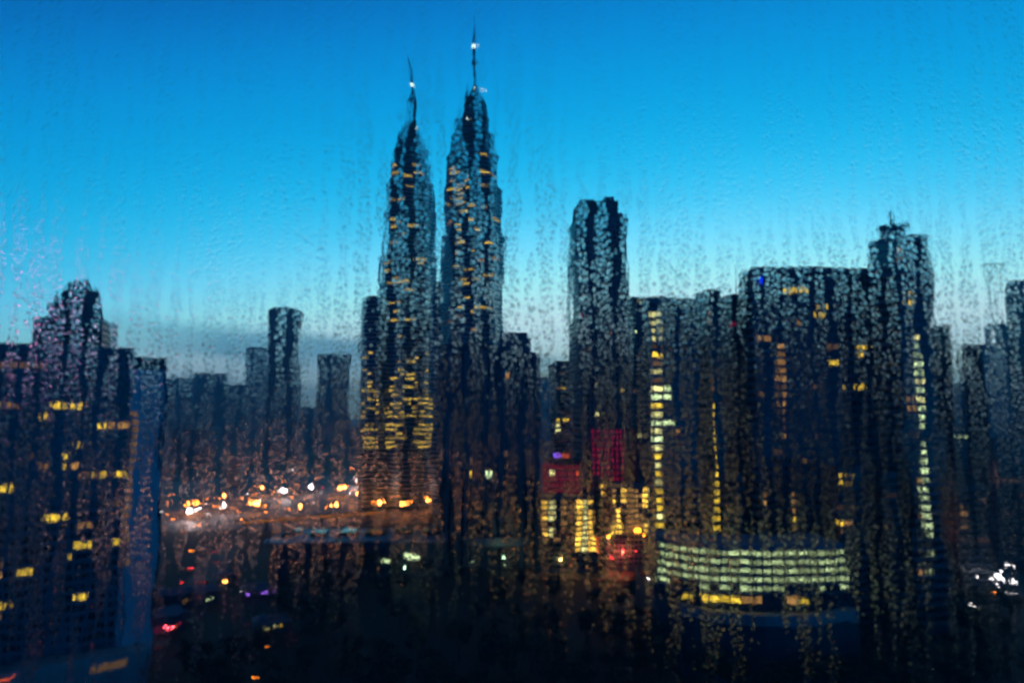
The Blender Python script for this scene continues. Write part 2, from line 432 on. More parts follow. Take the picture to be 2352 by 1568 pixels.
for (px, py) in [(1042,378),(1042,388),(1040,408),(1042,432),(1055,424),(1053,440),(1050,452),(1055,462),(1053,520),(1053,510),(1053,543),(1054,552),(1052,575),(1088,578),(1072,400),(1068,412),(1072,430),
                 (1053,605),(1052,612),(1080,616),(1084,622),(1070,640),(1078,680),(1040,607),(1128,632),(1120,355),(1113,356),(1115,395),(1115,420),(1115,470),(1138,390),(1145,492),(1128,555),
                 (1145,585),(1035,740),(1030,765),(1033,750),(1100,640),(1108,700),(1074,655),(1095,755),(1050,725),(1125,700),(1090,720),(1062,700),(1067,485),(1085,470),(1030,465),(1027,500),(1060,560),(1102,520),(1085,500),(1112,600)]:
    w2.append((px, py, R.choice([10,14,18]), 'T' if R.random() < .8 else 'O'))
t2, X2 = twin(1085, 607, 'right and nearer of the two tapering twin towers, its pinnacle reaching highest in the sky', w2, (1026, 622, 652, 14), 9)
for (px, py, s) in ((1086, 203, 1.6), (1111, 207, 1.1)):
    q = P(px, py, 600); MB().lathe([(-s,.2),(-s*.6,s*.8),(0,s),(s*.6,s*.8),(s,.2)], 10).build('crown_lamp', M['lb' if s < 1.5 else 'W'], t2, 'bright crown lamp', (q[0]-X2, q[1]-607, q[2]), True)
for (px, py) in ((1071, 272), (1070, 486)):
    q = P(px, py, 607-24 if py > 300 else 607-19); MB().lathe([(-.8,.1),(-.4,.7),(.4,.7),(.8,.1)], 8).build('facade_lamp', M['lb'], t2, 'white facade lamp', (q[0]-X2, q[1]-607, q[2]), True)
for (px, py) in ((931, 540), (958, 296)):
    q = P(px, py, 684-26 if py > 300 else 684-19); MB().lathe([(-.8,.1),(-.4,.7),(.4,.7),(.8,.1)], 8).build('facade_lamp', M['lb'], t1, 'white facade lamp', (q[0]-X1, q[1]-684, q[2]), True)
# sky bridge
from mathutils import Vector
a = Vector((X1+24, 680, 170)); c = Vector((X2-24, 612, 170)); d = (c-a); L_ = d.length
sb = thing('sky_bridge', 'enclosed two storey footbridge joining the twin towers at mid height', 'footbridge', tuple(a), atan2(d.y, d.x))
MB().box(0, L_, -2.5, 2.5, 0, 8).build('deck', M['steel'], sb); MB().box(.5, L_-.5, -2.6, 2.6, 1.2, 3.2).box(.5, L_-.5, -2.6, 2.6, 4.8, 6.8).build('window', M['glass'], sb)
for sx in (4, L_-4): MB().tube((L_/2, 0, 0), (sx, 0, -42), .9, .7).build('support_leg', M['steel'], sb)

# ================================================================== OCTAGON TOWER in front of the right twin
b = Block('octagon_tower', 'dark blue tower with chamfered top corner in front of the right twin tower', 'tower',
          (1012, 418), (1234, 424), 808, 38, fh=3.9, bays=11, wall='grey', frame='grey', ww=.42, wh=1.0, pier=.9, slab=0, z0=0,
          lits=[(1160,856,'O'),(1088,1090,'Y'),(1122,1090,'G'),(1165,1035,'D'),(1088,1058,'D')], indiv=True, parapet=.2)
mb = MB()
w, h = b.w, b.h
mb.prism([(w*.11,3),(w*.40,3),(w*.46,10),(w*.46,28),(w*.40,35),(w*.11,35)], h, h+9.5)
mb.prism([(w*.13,6),(w*.36,6),(w*.40,12),(w*.40,26),(w*.36,32),(w*.13,32)], h+9.5, h+13)
mb.build('penthouse', M['grey'], b.root, 'chamfered rooftop storeys')
MB().box(-w*.48, w*.05, 4, 34, h, h+5).build('plant_room', M['dark'], b.root)
# its curved podium
pd = MB(); n = 20
def arcp(cxp, cyp, rx, ry, a0, a1, n): return [(cxp+rx*cos(a0+(a1-a0)*i/n), cyp+ry*sin(a0+(a1-a0)*i/n)) for i in range(n+1)]
c0 = onz(1120, 1236, 16)
pod = thing('podium_building', 'low curved podium with pale blue roof edge at the foot of the octagon tower', 'building', (c0[0], c0[1]+36, 0))
MB().prism(arcp(0, 0, 46, 40, pi, 2*pi, 24), 0, 12.5).build('wall', M['dark'], pod)
MB().prism(arcp(0, 0, 48, 42, pi, 2*pi, 24), 12.6, 17).build('roof_edge', M['roofp'], pod)
MB().prism(arcp(0, 0, 44, 36, pi, 2*pi, 24), 17.0, 17.3).build('roof', M['dark'], pod)

# ================================================================== CENTRE RIGHT
b = Block('stepped_tower', 'tall dark tower with notched top standing right of the twin towers', 'tower',
          (1304, 470), (1437, 476), 500, 34, fh=3.9, bays=10, wall='dark', frame='grey', ww=.5, wh=.7, pier=.8, slab=.35,
          lits=[(1374,886,'W'),(1428,902,'Y'),(1368,947,'W'),(1341,719,'R'),(1350,800,'D'),(1404,760,'D')] + [(x_, y_, 'R') for x_ in range(1362, 1432, 6) for y_ in range(990, 1112, 7)], zlow=120, parapet=.3)
w, h = b.w, b.h
MB().box(-w*.40, w*.38, 3, 31, h, h+13.5).build('upper_storeys', M['dark'], b.root)
MB().box(w*.12, w*.30, 6, 28, h+13.5, h+17.5).build('plant_room', M['grey'], b.root)
MB().box(w*.38, w*.5, 3, 30, h, h+4.5).build('corner_turret', M['grey'], b.root)
b = Block('small_lit_tower', 'narrow tower with bands of yellow offices beside the notched tower', 'office tower',
          (1262, 560), (1340, 565), 836, 26, fh=4.2, bays=7, wall='grey', frame='grey', ww=.85, wh=.5, pier=.2, slab=.5,
          lits=[(1276,968,'Y'),(1298,968,'Y'),(1308,968,'Y'),(1322,968,'Y'),(1326,957,'Y'),(1278,980,'W'),(1324,980,'Y'),(1278,991,'W'),(1322,991,'Y'),(1330,991,'Y'),
                (1296,893,'Y'),(1326,893,'Y'),(1284,893,'D'),(1332,871,'Y'),(1315,871,'O'),(1333,915,'O'),(1290,850,'D'),(1320,850,'W'),(1310,905,'D')], zlow=80)
roofbits(b, [(.1, .6, 3, 'plant_room', None)])
for (x0, x1, m_, lb) in ((1272, 1288, 'X', 'purple sign panel'), (1291, 1309, 'F', 'red sign panel'), (1312, 1346, 'Y', 'yellow sign panel')):
    b.panel('sign_panel', m_, x0, x1, 1041, 1051, .9, .3, lb)
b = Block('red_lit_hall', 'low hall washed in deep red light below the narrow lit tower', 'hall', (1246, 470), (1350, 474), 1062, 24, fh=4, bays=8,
          wall='redwall', frame='dark', indiv=False, ww=.8, wh=.8, glass='R2', lits=[(1262,1086,'W'),(1325,1088,'F'),(1340,1108,'F')])  # panes glow red themselves, putting the red wash into the hall front
L3 = []
for xx, y0, y1, mk, pr_ in ((1258,1150,1240,'Z',.9),(1274,1150,1250,'W',.9),(1290,1150,1250,'O',.6),(1306,1150,1250,'D',.5),(1323,1150,1272,'Z',1),(1339,1150,1272,'W',1),(1354,1150,1270,'Z',.85),(1243,1150,1250,'O',.5)):
    y = y0
    while y < y1:
        if R.random() < pr_: L3.append((xx, y, mk))
        y += 11.6
b = Block('yellow_lit_block', 'low block with tight columns of bright yellow windows at the foot of the red hall', 'apartment block',
          (1236, 405), (1364, 408), 1143, 16, fh=2.95, bays=8, wall='grey', frame='grey', lits=L3, ww=.82, wh=.62, pier=.25, slab=.3)
L3 = []
for xx, mk, pr_ in ((1398,'Z',.95),(1412,'O',.8),(1428,'Z',.95),(1441,'O',.9),(1455,'O',.95),(1469,'O',.8),(1481,'Z',.7),(1493,'W',.8)):
    y = 1126
    while y < 1225:
        if R.random() < pr_: L3.append((xx, y, mk))
        y += 11.6
b = Block('orange_lit_block', 'low block with orange and brown windows between the yellow block and the bright window column', 'apartment block',
          (1388, 410), (1500, 414), 1116, 14, fh=2.95, bays=8, wall='concrete', frame='concrete', lits=L3, ww=.8, wh=.62, pier=.25, slab=.3)
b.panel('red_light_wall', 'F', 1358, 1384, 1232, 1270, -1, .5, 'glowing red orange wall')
b.panel('lit_fascia', 'D', 1384, 1436, 1111, 1117, .8, .4, 'pale line of light along the roof edge')
b = Block('entrance_block', 'slim dark block with two yellow windows between the yellow and orange blocks', 'building', (1362, 400), (1389, 401), 1104, 18, fh=4.2, bays=1,
          wall='dark', frame='dark', lits=[(1375,1114,'Z'),(1375,1131,'Z')])
# behind: dark red mid block
b = Block('wine_red_block', 'dark wine red block right of the crimson wall', 'building', (1436, 455), (1505, 458), 990, 24, fh=3.8, bays=7,
          wall='redwall', frame='dark', indiv=False, glass='dark', lits=[(1444,994,'W'),(1455,994,'D'),(1464,994,'W'),(1441,1053,'D'),(1475,994,'D')])

# long dark residential row with the bright stair column
L4 = []
y = 728
while y < 1240:
    L4.append((1508 + (y-728)*.024, y, 'W' if R.random() < .62 else 'Y')); y += 19.2
L4 += [(1492,800,'D'),(1492,838,'D'),(1492,876,'D'),(1530,893,'G'),(1530,911,'G'),(1493,912,'G'),(1493,967,'G'),(1530,967,'G'),(1493,1000,'G'),(1560,996,'O')]
b = Block('stair_lit_tower', 'dark apartment tower with a tall column of bright cream windows', 'apartment tower',
          (1484, 300), (1598, 304), 690, 6, fh=3.6, bays=5, wall='dark', frame='grey', lits=L4, z0=0, ww=.85, wh=.55, pier=.2, zlow=60)
roofbits(b, [(.2, .42, 2.2, 'plant_room', None), (.55, .7, 1.2, 'water_tank', None)])
b = Block('narrow_block', 'narrow dark block wedged between the notched tower and the tower with the cream window column', 'apartment block',
          (1438, 500), (1492, 502), 686, 18, fh=3.6, bays=5, wall='dark', frame='grey', z0=0, indiv=False, lits=[(1466,692,'W'),(1450,760,'G'),(1470,820,'D'),(1455,900,'D')])
L5 = []
y = 925
while y < 1225:
    L5.append((1634 + (y-925)*.035, y, 'Y')); y += 20.1
L5 += [(1612,718,'O'),(1612,735,'D'),(1610,868,'O'),(1610,880,'D'),(1608,905,'D'),(1608,925,'D'),(1606,945,'W'),(1606,1027,'D'),(1606,1045,'O'),(1633,900,'D'),(1633,880,'D'),(1560,1000,'O'),(1608,1120,'D')]
b = Block('yellow_column_tower', 'dark apartment tower with a column of yellow windows down its right side', 'apartment tower',
          (1599, 306), (1652, 308), 670, 12, fh=3.7, bays=3, wall='dark', frame='dark', lits=L5, z0=0, ww=.8, wh=.55, pier=.2, zlow=60)
b = Block('low_topped_tower', 'dark tower with slightly sloping roof left of the wide slab', 'apartment tower',
          (1651, 330), (1704, 332), 682, 12, fh=3.6, bays=4, wall='dark', frame='dark', z0=0, lits=[(1672,742,'R'),(1680,742,'R'),(1690,682,'W'),(1693,1236,'O')], zlow=60)
MB().tube((b.w/2-1, 3, b.h), (b.w/2-1, 3, b.h+17), .35, .12).build('antenna', M['pale'], b.root)

# wide dark slab
L6 = [(1800,677,'Y'),(1812,677,'Y'),(1834,671,'Y'),(1846,671,'Y'),(1877,716,'Y'),(1895,714,'Y'),(1835,738,'O'),(1731,774,'O'),(1758,772,'O'),(1976,788,'Y'),(1988,788,'Y'),
      (1909,794,'D'),(1980,821,'Y'),(1920,826,'Y'),(1927,894,'Y'),(1709,900,'O'),(1738,900,'O'),(1877,882,'D'),(1749,1128,'O'),(1752,1160,'O'),(1970,890,'Y'),
      (1817,1140,'O'),(1816,1159,'O'),(1816,1178,'O'),(1816,1198,'Y'),(1825,1217,'O'),(1820,560,'O'),(1846,1060,'D'),(1705,1048,'D'),(1788,1048,'D'),(1706,1000,'D'),(1870,1000,'D')]
y = 790
while y < 1010: L6.append((1793+(y-790)*.06, y, 'O' if R.random() < .7 else 'D')); y += 19
b = Block('wide_slab_block', 'wide dark slab block with level roof and scattered yellow windows', 'office block',
          (1704, 318), (2000, 322), 620, 14, fh=3.7, bays=18, wall='dark', frame='grey', lits=L6, z0=0, ww=.62, wh=.6, pier=.35, zlow=60, dimfrac=.0)
MB().lathe([(0,.3),(.4,1.0),(2.2,1.0),(3,.3)], 10, -b.w/2+2.5, -1.5).build('beacon', M['B'], b.root, 'deep blue beacon at the roof corner', (0, 0, b.h-7))
MB().tube((-b.w/2+.3, 2, b.h-8), (-b.w/2+.3, 2, b.h+4.5), .25, .1).build('antenna', M['pale'], b.root)

# crowned tower
L7 = [(2089,675,'Y'),(2089,693,'Y'),(2098,772,'W'),(2103,790,'G'),(2102,810,'G'),(2102,828,'G'),(2108,848,'G'),(2108,869,'W'),(2108,887,'G'),(2109,909,'W'),(2109,927,'G'),(2112,948,'G'),
      (2114,987,'G'),(2116,1027,'G'),(2122,1047,'G'),(2122,1067,'G'),(2122,1088,'G'),(2124,1108,'G'),(2126,1128,'G'),(2128,1150,'G'),(2128,1170,'G'),(2128,1191,'G'),(2130,1212,'G'),(2131,1232,'G'),
      (2134,1276,'G'),(2134,1321,'G'),(2118,1321,'O'),(2108,1108,'O'),(2113,1189,'O'),(2091,908,'O'),(2096,927,'O'),(2067,581,'O'),(2021,626,'Y'),(2046,732,'D'),(2067,598,'D'),(2000,891,'Y'),(2012,891,'Y'),
      (2098,1000,'D'),(2040,1092,'G')]
b = Block('crowned_tower', 'tall dark tower with drum shaped crown and a column of pale green windows', 'tower',
          (1995, 296), (2130, 300), 545, 18, fh=3.75, bays=8, wall='dark', frame='grey', lits=L7, z0=0, ww=.9, wh=.55, pier=.35, zlow=40)
w, h = b.w, b.h
MB().lathe([(h, w*.37),(h+6.3, w*.37),(h+6.4, w*.41),(h+7.6, w*.42),(h+7.8, w*.30),(h+9, w*.05)], 28, 0, 10).build('crown_drum', M['grey'], b.root)
MB().tube((-w*.28, 10, h), (-w*.28, 10, h+7), .5).tube((w*.44, 8, h), (w*.47, 8, h+3), 1.0, .6).build('crown_post', M['grey'], b.root)
MB().tube((w*.02, 14, h+8), (w*.02, 14, h+15), 1.2, .9).tube((w*.13, 14, h+8), (w*.13, 14, h+18), 1.0, .4).box(-w*.03, w*.16, 13, 15, h+9, h+12).build('roof_antenna', M['metal'], b.root)
b = Block('shoulder_block', 'dark lower block leaning against the right side of the crowned tower', 'apartment block',
          (2128, 330), (2178, 333), 752, 12, fh=3.7, bays=4, wall='dark', frame='dark', z0=0, lits=[(2143,790,'O'),(2150,950,'D')], indiv=False)
b = Block('shoulder_block', 'still lower dark block stepping down right of the crowned tower', 'apartment block',
          (2172, 360), (2212, 362), 800, 12, fh=3.7, bays=3, wall='dark', frame='dark', z0=0, indiv=False)
b = Block('edge_tower', 'dark rounded tower cut off by the right edge', 'tower', (2302, 520), (2440, 530), 650, 40, fh=4, bays=9, wall='grey', frame='grey', z0=0,
          lits=[(2347,775,'Y'),(2348,800,'Y'),(2349,826,'Y'),(2325,842,'O'),(2345,842,'O')], indiv=False)
b2w, b2h = b.w, b.h
MB().loft([[(x, yy, b2h-1+z) for x, z in [(-b2w/2 + b2w*i/14, 8.5*sin(pi*(.06+.88*i/14))**.6) for i in range(15)] + [(b2w/2, -2), (-b2w/2, -2)]] for yy in (1, 38)]).build('rounded_roof', M['grey'], b.root)
q = P(2308, 598, 525)
cr_ = thing('tower_crane', 'small dark tower crane on the roof near the right edge', 'crane', (q[0], 540, q[2]-8.5-6))
MB().tube((0,0,-34),(0,0,14),.5,.5,4).build('mast', M['metal'], cr_); MB().tube((-7,0,14),(9,0,15.5),.6,.35,4).build('jib', M['metal'], cr_); MB().box(5,8,-1,1,12.6,14.6).build('counterweight', M['metal'], cr_)

# low dark blocks to the right with warm patches
LR = [
 ('low_block', 'low dark block with two bright yellow storeys below the wide slab', 1885, 1985, 1078, 285, 6, [(1905,1092,'Y'),(1918,1092,'Y'),(1934,1092,'Y'),(1905,1108,'Y'),(1918,1108,'Y'),(1934,1108,'Y'),(1896,1160,'O'),(1921,1159,'D'),(1948,1156,'D'),(1918,1193,'Y'),(1948,1196,'O'),(1929,1210,'Y'),(1935,1225,'D')]),
 ('low_block', 'low dark block with stacked orange windows right of the yellow storeys', 1990, 2060, 1090, 288, 5, [(1999,1094,'G'),(2014,1202,'O'),(2014,1220,'Y'),(2030,1220,'O'),(2000,1220,'D')]),
 ('low_block', 'low dark block with a blurred orange glow right of the crowned tower', 2160, 2262, 1120, 330, 6, [(2195,1165,'O'),(2208,1179,'O'),(2196,1179,'O'),(2203,1190,'O'),(2204,1203,'O'),(2215,1203,'D'),(2190,1203,'D'),(2220,1180,'D')]),
 ('low_block', 'plain dark block at the right edge behind the white floodlights', 2262, 2400, 1010, 420, 9, [(2330,998,'Y'),(2333,1050,'D'),(2345,1140,'D')]),
 ('low_block', 'dark block with faint windows below the pale hazy tower', 2140, 2270, 985, 520, 9, [(2255,925,'D'),(2255,940,'D'),(2205,1003,'G'),(2215,1003,'G'),(2230,1003,'G')]),
 ('low_block', 'dark block filling the gap between the bright column and the wide slab', 1655, 1705, 1100, 280, 4, [(1700,1236,'O'),(1693,1236,'O')]),
]
for nm, lb, xa, xb, yt, Y, bays, ls in LR:
    Block(nm, lb, 'building', (xa, Y), (xb, Y+4), yt, 10, fh=3.1, bays=bays, wall='dark', frame='dark', lits=ls, indiv=False, ww=.8, wh=.6, zlow=30, dimfrac=.02)

# ================================================================== CURVED WHITE LIT HALL
rt = None
pts_px = [(1512,262),(1560,254),(1620,249),(1690,247),(1760,246),(1840,246),(1900,247),(1944,249)]
def arcpt(t):
    q = t*(len(pts_px)-1); i = min(int(q), len(pts_px)-2); f_ = q-i
    x = pts_px[i][0]*(1-f_)+pts_px[i+1][0]*f_; Y = pts_px[i][1]*(1-f_)+pts_px[i+1][1]*f_
    return P(x, 1300, Y)[0], Y
base = P(1726, 1392, 246); ztop = P(1726, 1261, 246)[2]; zb = base[2]
root = thing('curved_hall', 'long curved building with rows of cool white windows, an orange lit ground floor below', 'exhibition hall', (base[0], 260, 0))
NB = 20; pl = [arcpt(i/NB) for i in range(NB+1)]; rel = [(x-base[0], y-260) for x, y in pl]
MB().prism([(x, y+.6) for x, y in rel] + [(x*.96, y+22) for x, y in reversed(rel)], 0, ztop).build('wall', M['dark'], root)
fl = MB(); nr = 5; fhh = (ztop - zb - 4.2)/nr
def quadbox(mb, p, q, z0, z1, a, c):
    dx, dy = q[0]-p[0], q[1]-p[1]; l = sqrt(dx*dx+dy*dy); nx, ny = dy/l, -dx/l
    mb.prism([(p[0]+nx*c, p[1]+ny*c), (q[0]+nx*c, q[1]+ny*c), (q[0]+nx*a, q[1]+ny*a), (p[0]+nx*a, p[1]+ny*a)], z0, z1)
for i in range(NB):
    for k in range(nr+1):
        z = zb+4.2+k*fhh; quadbox(fl, rel[i], rel[i+1], z-.35, z+.35, -.5, .35)
fl.build('floor_slab', M['concrete'], root)
pi_ = MB()
for i in range(NB+1):
    if i < NB: a_, c_ = rel[i], rel[i+1]
    dx, dy = c_[0]-a_[0], c_[1]-a_[1]; l = sqrt(dx*dx+dy*dy)
    x, y = rel[i]; pi_.box(x-.25, x+.25, y-.5, y+.5, zb, ztop)
pi_.build('pier', M['dark'], root)
for i in range(NB):
    for k in range(nr):
        if R.random() < (.0 if k > 0 else .3): continue
        a_, c_ = rel[i], rel[i+1]
        p = (a_[0]+(c_[0]-a_[0])*.12, a_[1]+(c_[1]-a_[1])*.12); q = (a_[0]+(c_[0]-a_[0])*.88, a_[1]+(c_[1]-a_[1])*.88)
        z = zb+4.2+k*fhh; mb = MB(); quadbox(mb, p, q, z+.95, z+fhh-.65, -.3, .08)
        mb.build('window', M['H'], root, 'cool white lit window')
for i in range(3, 15):
    if R.random() < .75:
        mb = MB(); quadbox(mb, rel[i], rel[i+1], zb+.8, zb+R.uniform(2.4, 3.4), -.3, .1+.01*i)
        mb.build('shop_window', M['O' if R.random() < .35 else 'Y'], root, 'orange lit ground floor window')
MB().prism([(x*1.01, y-.9) for x, y in rel] + [(x*.95, y+22.5) for x, y in reversed(rel)], ztop+.01, ztop+1.3).build('roof', M['concrete'], root)
# its podium with pale blue edge
pr2 = [(P(1498,1330,290)[0],290),(P(1520,1352,272)[0],272),(P(1570,1380,252)[0],252),(P(1640,1392,243)[0],243),(P(1760,1396,238)[0],238),(P(1880,1396,240)[0],240),(P(1965,1392,246)[0],246)]
pod = thing('podium_building', 'dark podium with pale blue roof edge curving beneath the white lit hall', 'building', (base[0], 250, 0))
rl = [(x-base[0], y-250) for x, y in pr2]
MB().prism(rl + [(x, y+40) for x, y in reversed(rl)], 0, zb-4.4).build('wall', M['dark'], pod)
MB().prism([(x, y-.8) for x, y in rl] + [(x, y+3) for x, y in reversed(rl)], zb-4.38, zb-.9).build('roof_edge', M['roofp'], pod)

# ================================================================== MALL ROOF AND LOW CENTRE
q = onz(830, 1226, 20)
mall = thing('shopping_mall', 'low mall with long pale blue roof in front of the left twin tower', 'shopping mall', (q[0], q[1], 0), radians(4))
MB().box(-46, 50, -22, 30, 0, 19).build('wall', M['dark'], mall)
MB().prism([(-48,-24),(52,-24),(52,14),(-48,14)], 19.1, 20.2).build('roof', M['roofp'], mall)
mb = MB()
for k in range(6): mb.box(-44+k*16, -34+k*16, -8, 6, 20.2, 22.4)
mb.build('skylight', M['glass'], mall)
for i, (px, py) in enumerate([(932,1302),(945,1299),(875,1302)]):
    x, y_, z = P(px, py, q[1]-22.3); MB().box(-2.2, 2.2, -.3, 0, -.9, .9).build('window', M['G'], mall, LITNAME['G'], (x-q[0], -22.3+ (x-q[0])*0, 20-8-i*1.5))
# road deck; its parapet glows itself in place of orange lamp light
a = onz(545, 1196, 9); c = onz(872, 1172, 9)
dv = Vector(c)-Vector(a); br = thing('elevated_road', 'orange lit elevated roadway crossing left of the twin towers', 'flyover', a, atan2(dv.y, dv.x))
MB().box(0, dv.length, -7, 7, -1.6, 0).build('deck', M['asphalt'], br); MB().box(0, dv.length, -7.4, -7.02, -.9, .6).build('parapet', M['ro'], br, 'parapet with orange lamp light put in as glow')
for k in range(8): MB().lathe([(-9,1.2),(-1.6,1.0)], 8, 8+k*dv.length/8.2, 0).build('pier', M['concrete'], br)
a = onz(1074, 1253, 6.5); c = onz(1139, 1253, 6.5); dv = Vector(c)-Vector(a)
fb = thing('footbridge', 'thin orange lit footbridge in front of the octagon tower', 'footbridge', a, atan2(dv.y, dv.x))
MB().box(0, dv.length, 0, 2.5, -.5, 0).build('deck', M['metal'], fb); MB().box(0, dv.length, -.12, -.02, -.25, .2).build('light_strip', M['ro'], fb)
for k in (0.1, .9): MB().box(dv.length*k-.3, dv.length*k+.3, 1, 1.6, -6.5, -.5).build('leg', M['metal'], fb)

# ================================================================== LOW SHOPS, bottom left
SH = [
 ('shop_row', 'low shop row glowing crimson at its corner, bottom left', (344, 1462), (432, 1440), 8, [(.05,.4,'R',.5,3),(.45,.6,'F',1.5,2.6),(.65,.9,'R',2,3.2)], 'red lit shop front'),
 ('kiosk', 'small pavilion with violet lights at the edge of the dark park', (556, 1378), (640, 1368), 5, [(.15,.3,'lp',1.8,2.4),(.5,.62,'lp',2.2,2.7),(.8,.9,'lp',2.3,2.6)], 'violet light strip'),
 ('low_house', 'dark house with one warm lit end left of the violet pavilion', (498, 1346), (540, 1340), 6, [(.3,.6,'O',1,3.5)], 'warm lit window'),
 ('low_house', 'dark house with tiny warm lights in the black park', (590, 1462), (668, 1452), 6, [(.15,.22,'W',2,3),(.5,.58,'W',3,4),(.7,.74,'Y',3,4.2)], 'tiny warm light'),
 ('low_house', 'dark low house with pale lit door at the bottom left corner', (60, 1562), (140, 1556), 6, [(.3,.62,'D',0,3)], 'pale lit doorway'),
 ('low_house', 'dark long house behind the red lit shop row', (350, 1400), (500, 1385), 7, [(.5,.56,'O',2,3),(.8,.84,'G',2,3)], 'small lit window'),
]
for nm, lb, pa, pb, hh, ws, wl in SH:
    A = onz(*pa, 0); B = onz(*pb, 0); dv = Vector(B)-Vector(A); l = dv.length
    t = thing(nm, lb, 'building', A, atan2(dv.y, dv.x))
    MB().box(0, l, 0, 10, 0, hh-1.2).build('wall', M['dark'], t)
    MB().loft([[(-.6,-.8,hh-1.2),(l+.6,-.8,hh-1.2),(l+.6,10.8,hh-1.2),(-.6,10.8,hh-1.2)],[(1,5,hh+1),(l-1,5,hh+1),(l-1,5.4,hh+1),(1,5.4,hh+1)]]).build('roof', M['grey'], t)
    for (u0, u1, mk, za, zb_) in ws: MB().box(l*u0, l*u1, -.25, -.02, za, zb_).build('window', M[mk], t, wl)

# ================================================================== STREET LAMPS
def lamp_proto(mk, size, hh):
    p = MB().tube((0,0,0),(0,0,hh),.16,.09).tube((0,0,hh-.1),(1.2,0,hh+.15),.07,.05)
    h_ = MB().loft([[(1.1,-.3*size,hh),(1.1+1.1*size,-.3*size,hh),(1.1+1.1*size,.3*size,hh),(1.1,.3*size,hh)],[(1.1,-.22*size,hh+.45*size),(1.1+size,-.22*size,hh+.45*size),(1.1+size,.22*size,hh+.45*size),(1.1,.22*size,hh+.45*size)]])
    return p, h_
_lp = {}
def put_lamp(px, py, mk, size, label, group='street lamps along the roads', name='street_lamp', hh=10):
    key = (mk, size, name, hh)
    size *= .8
    x, y, z = onz(px, py, hh+.2*size)
    if key not in _lp:
        t = thing(name, label, 'street lamp', (x-1.1-.5*size, y, 0), 0, group)
        pm, hm = lamp_proto(mk, size, hh)
        pole = pm.build('pole', M['metal'], t); head = hm.build('lamp_head', M[mk], t)
        _lp[key] = (pole, head)
    else:
        t = thing(name, label, 'street lamp', (x-1.1-.5*size, y, 0), 0, group)
        for s in _lp[key]:
            o = s.copy(); col.objects.link(o); o.parent = t
    return t
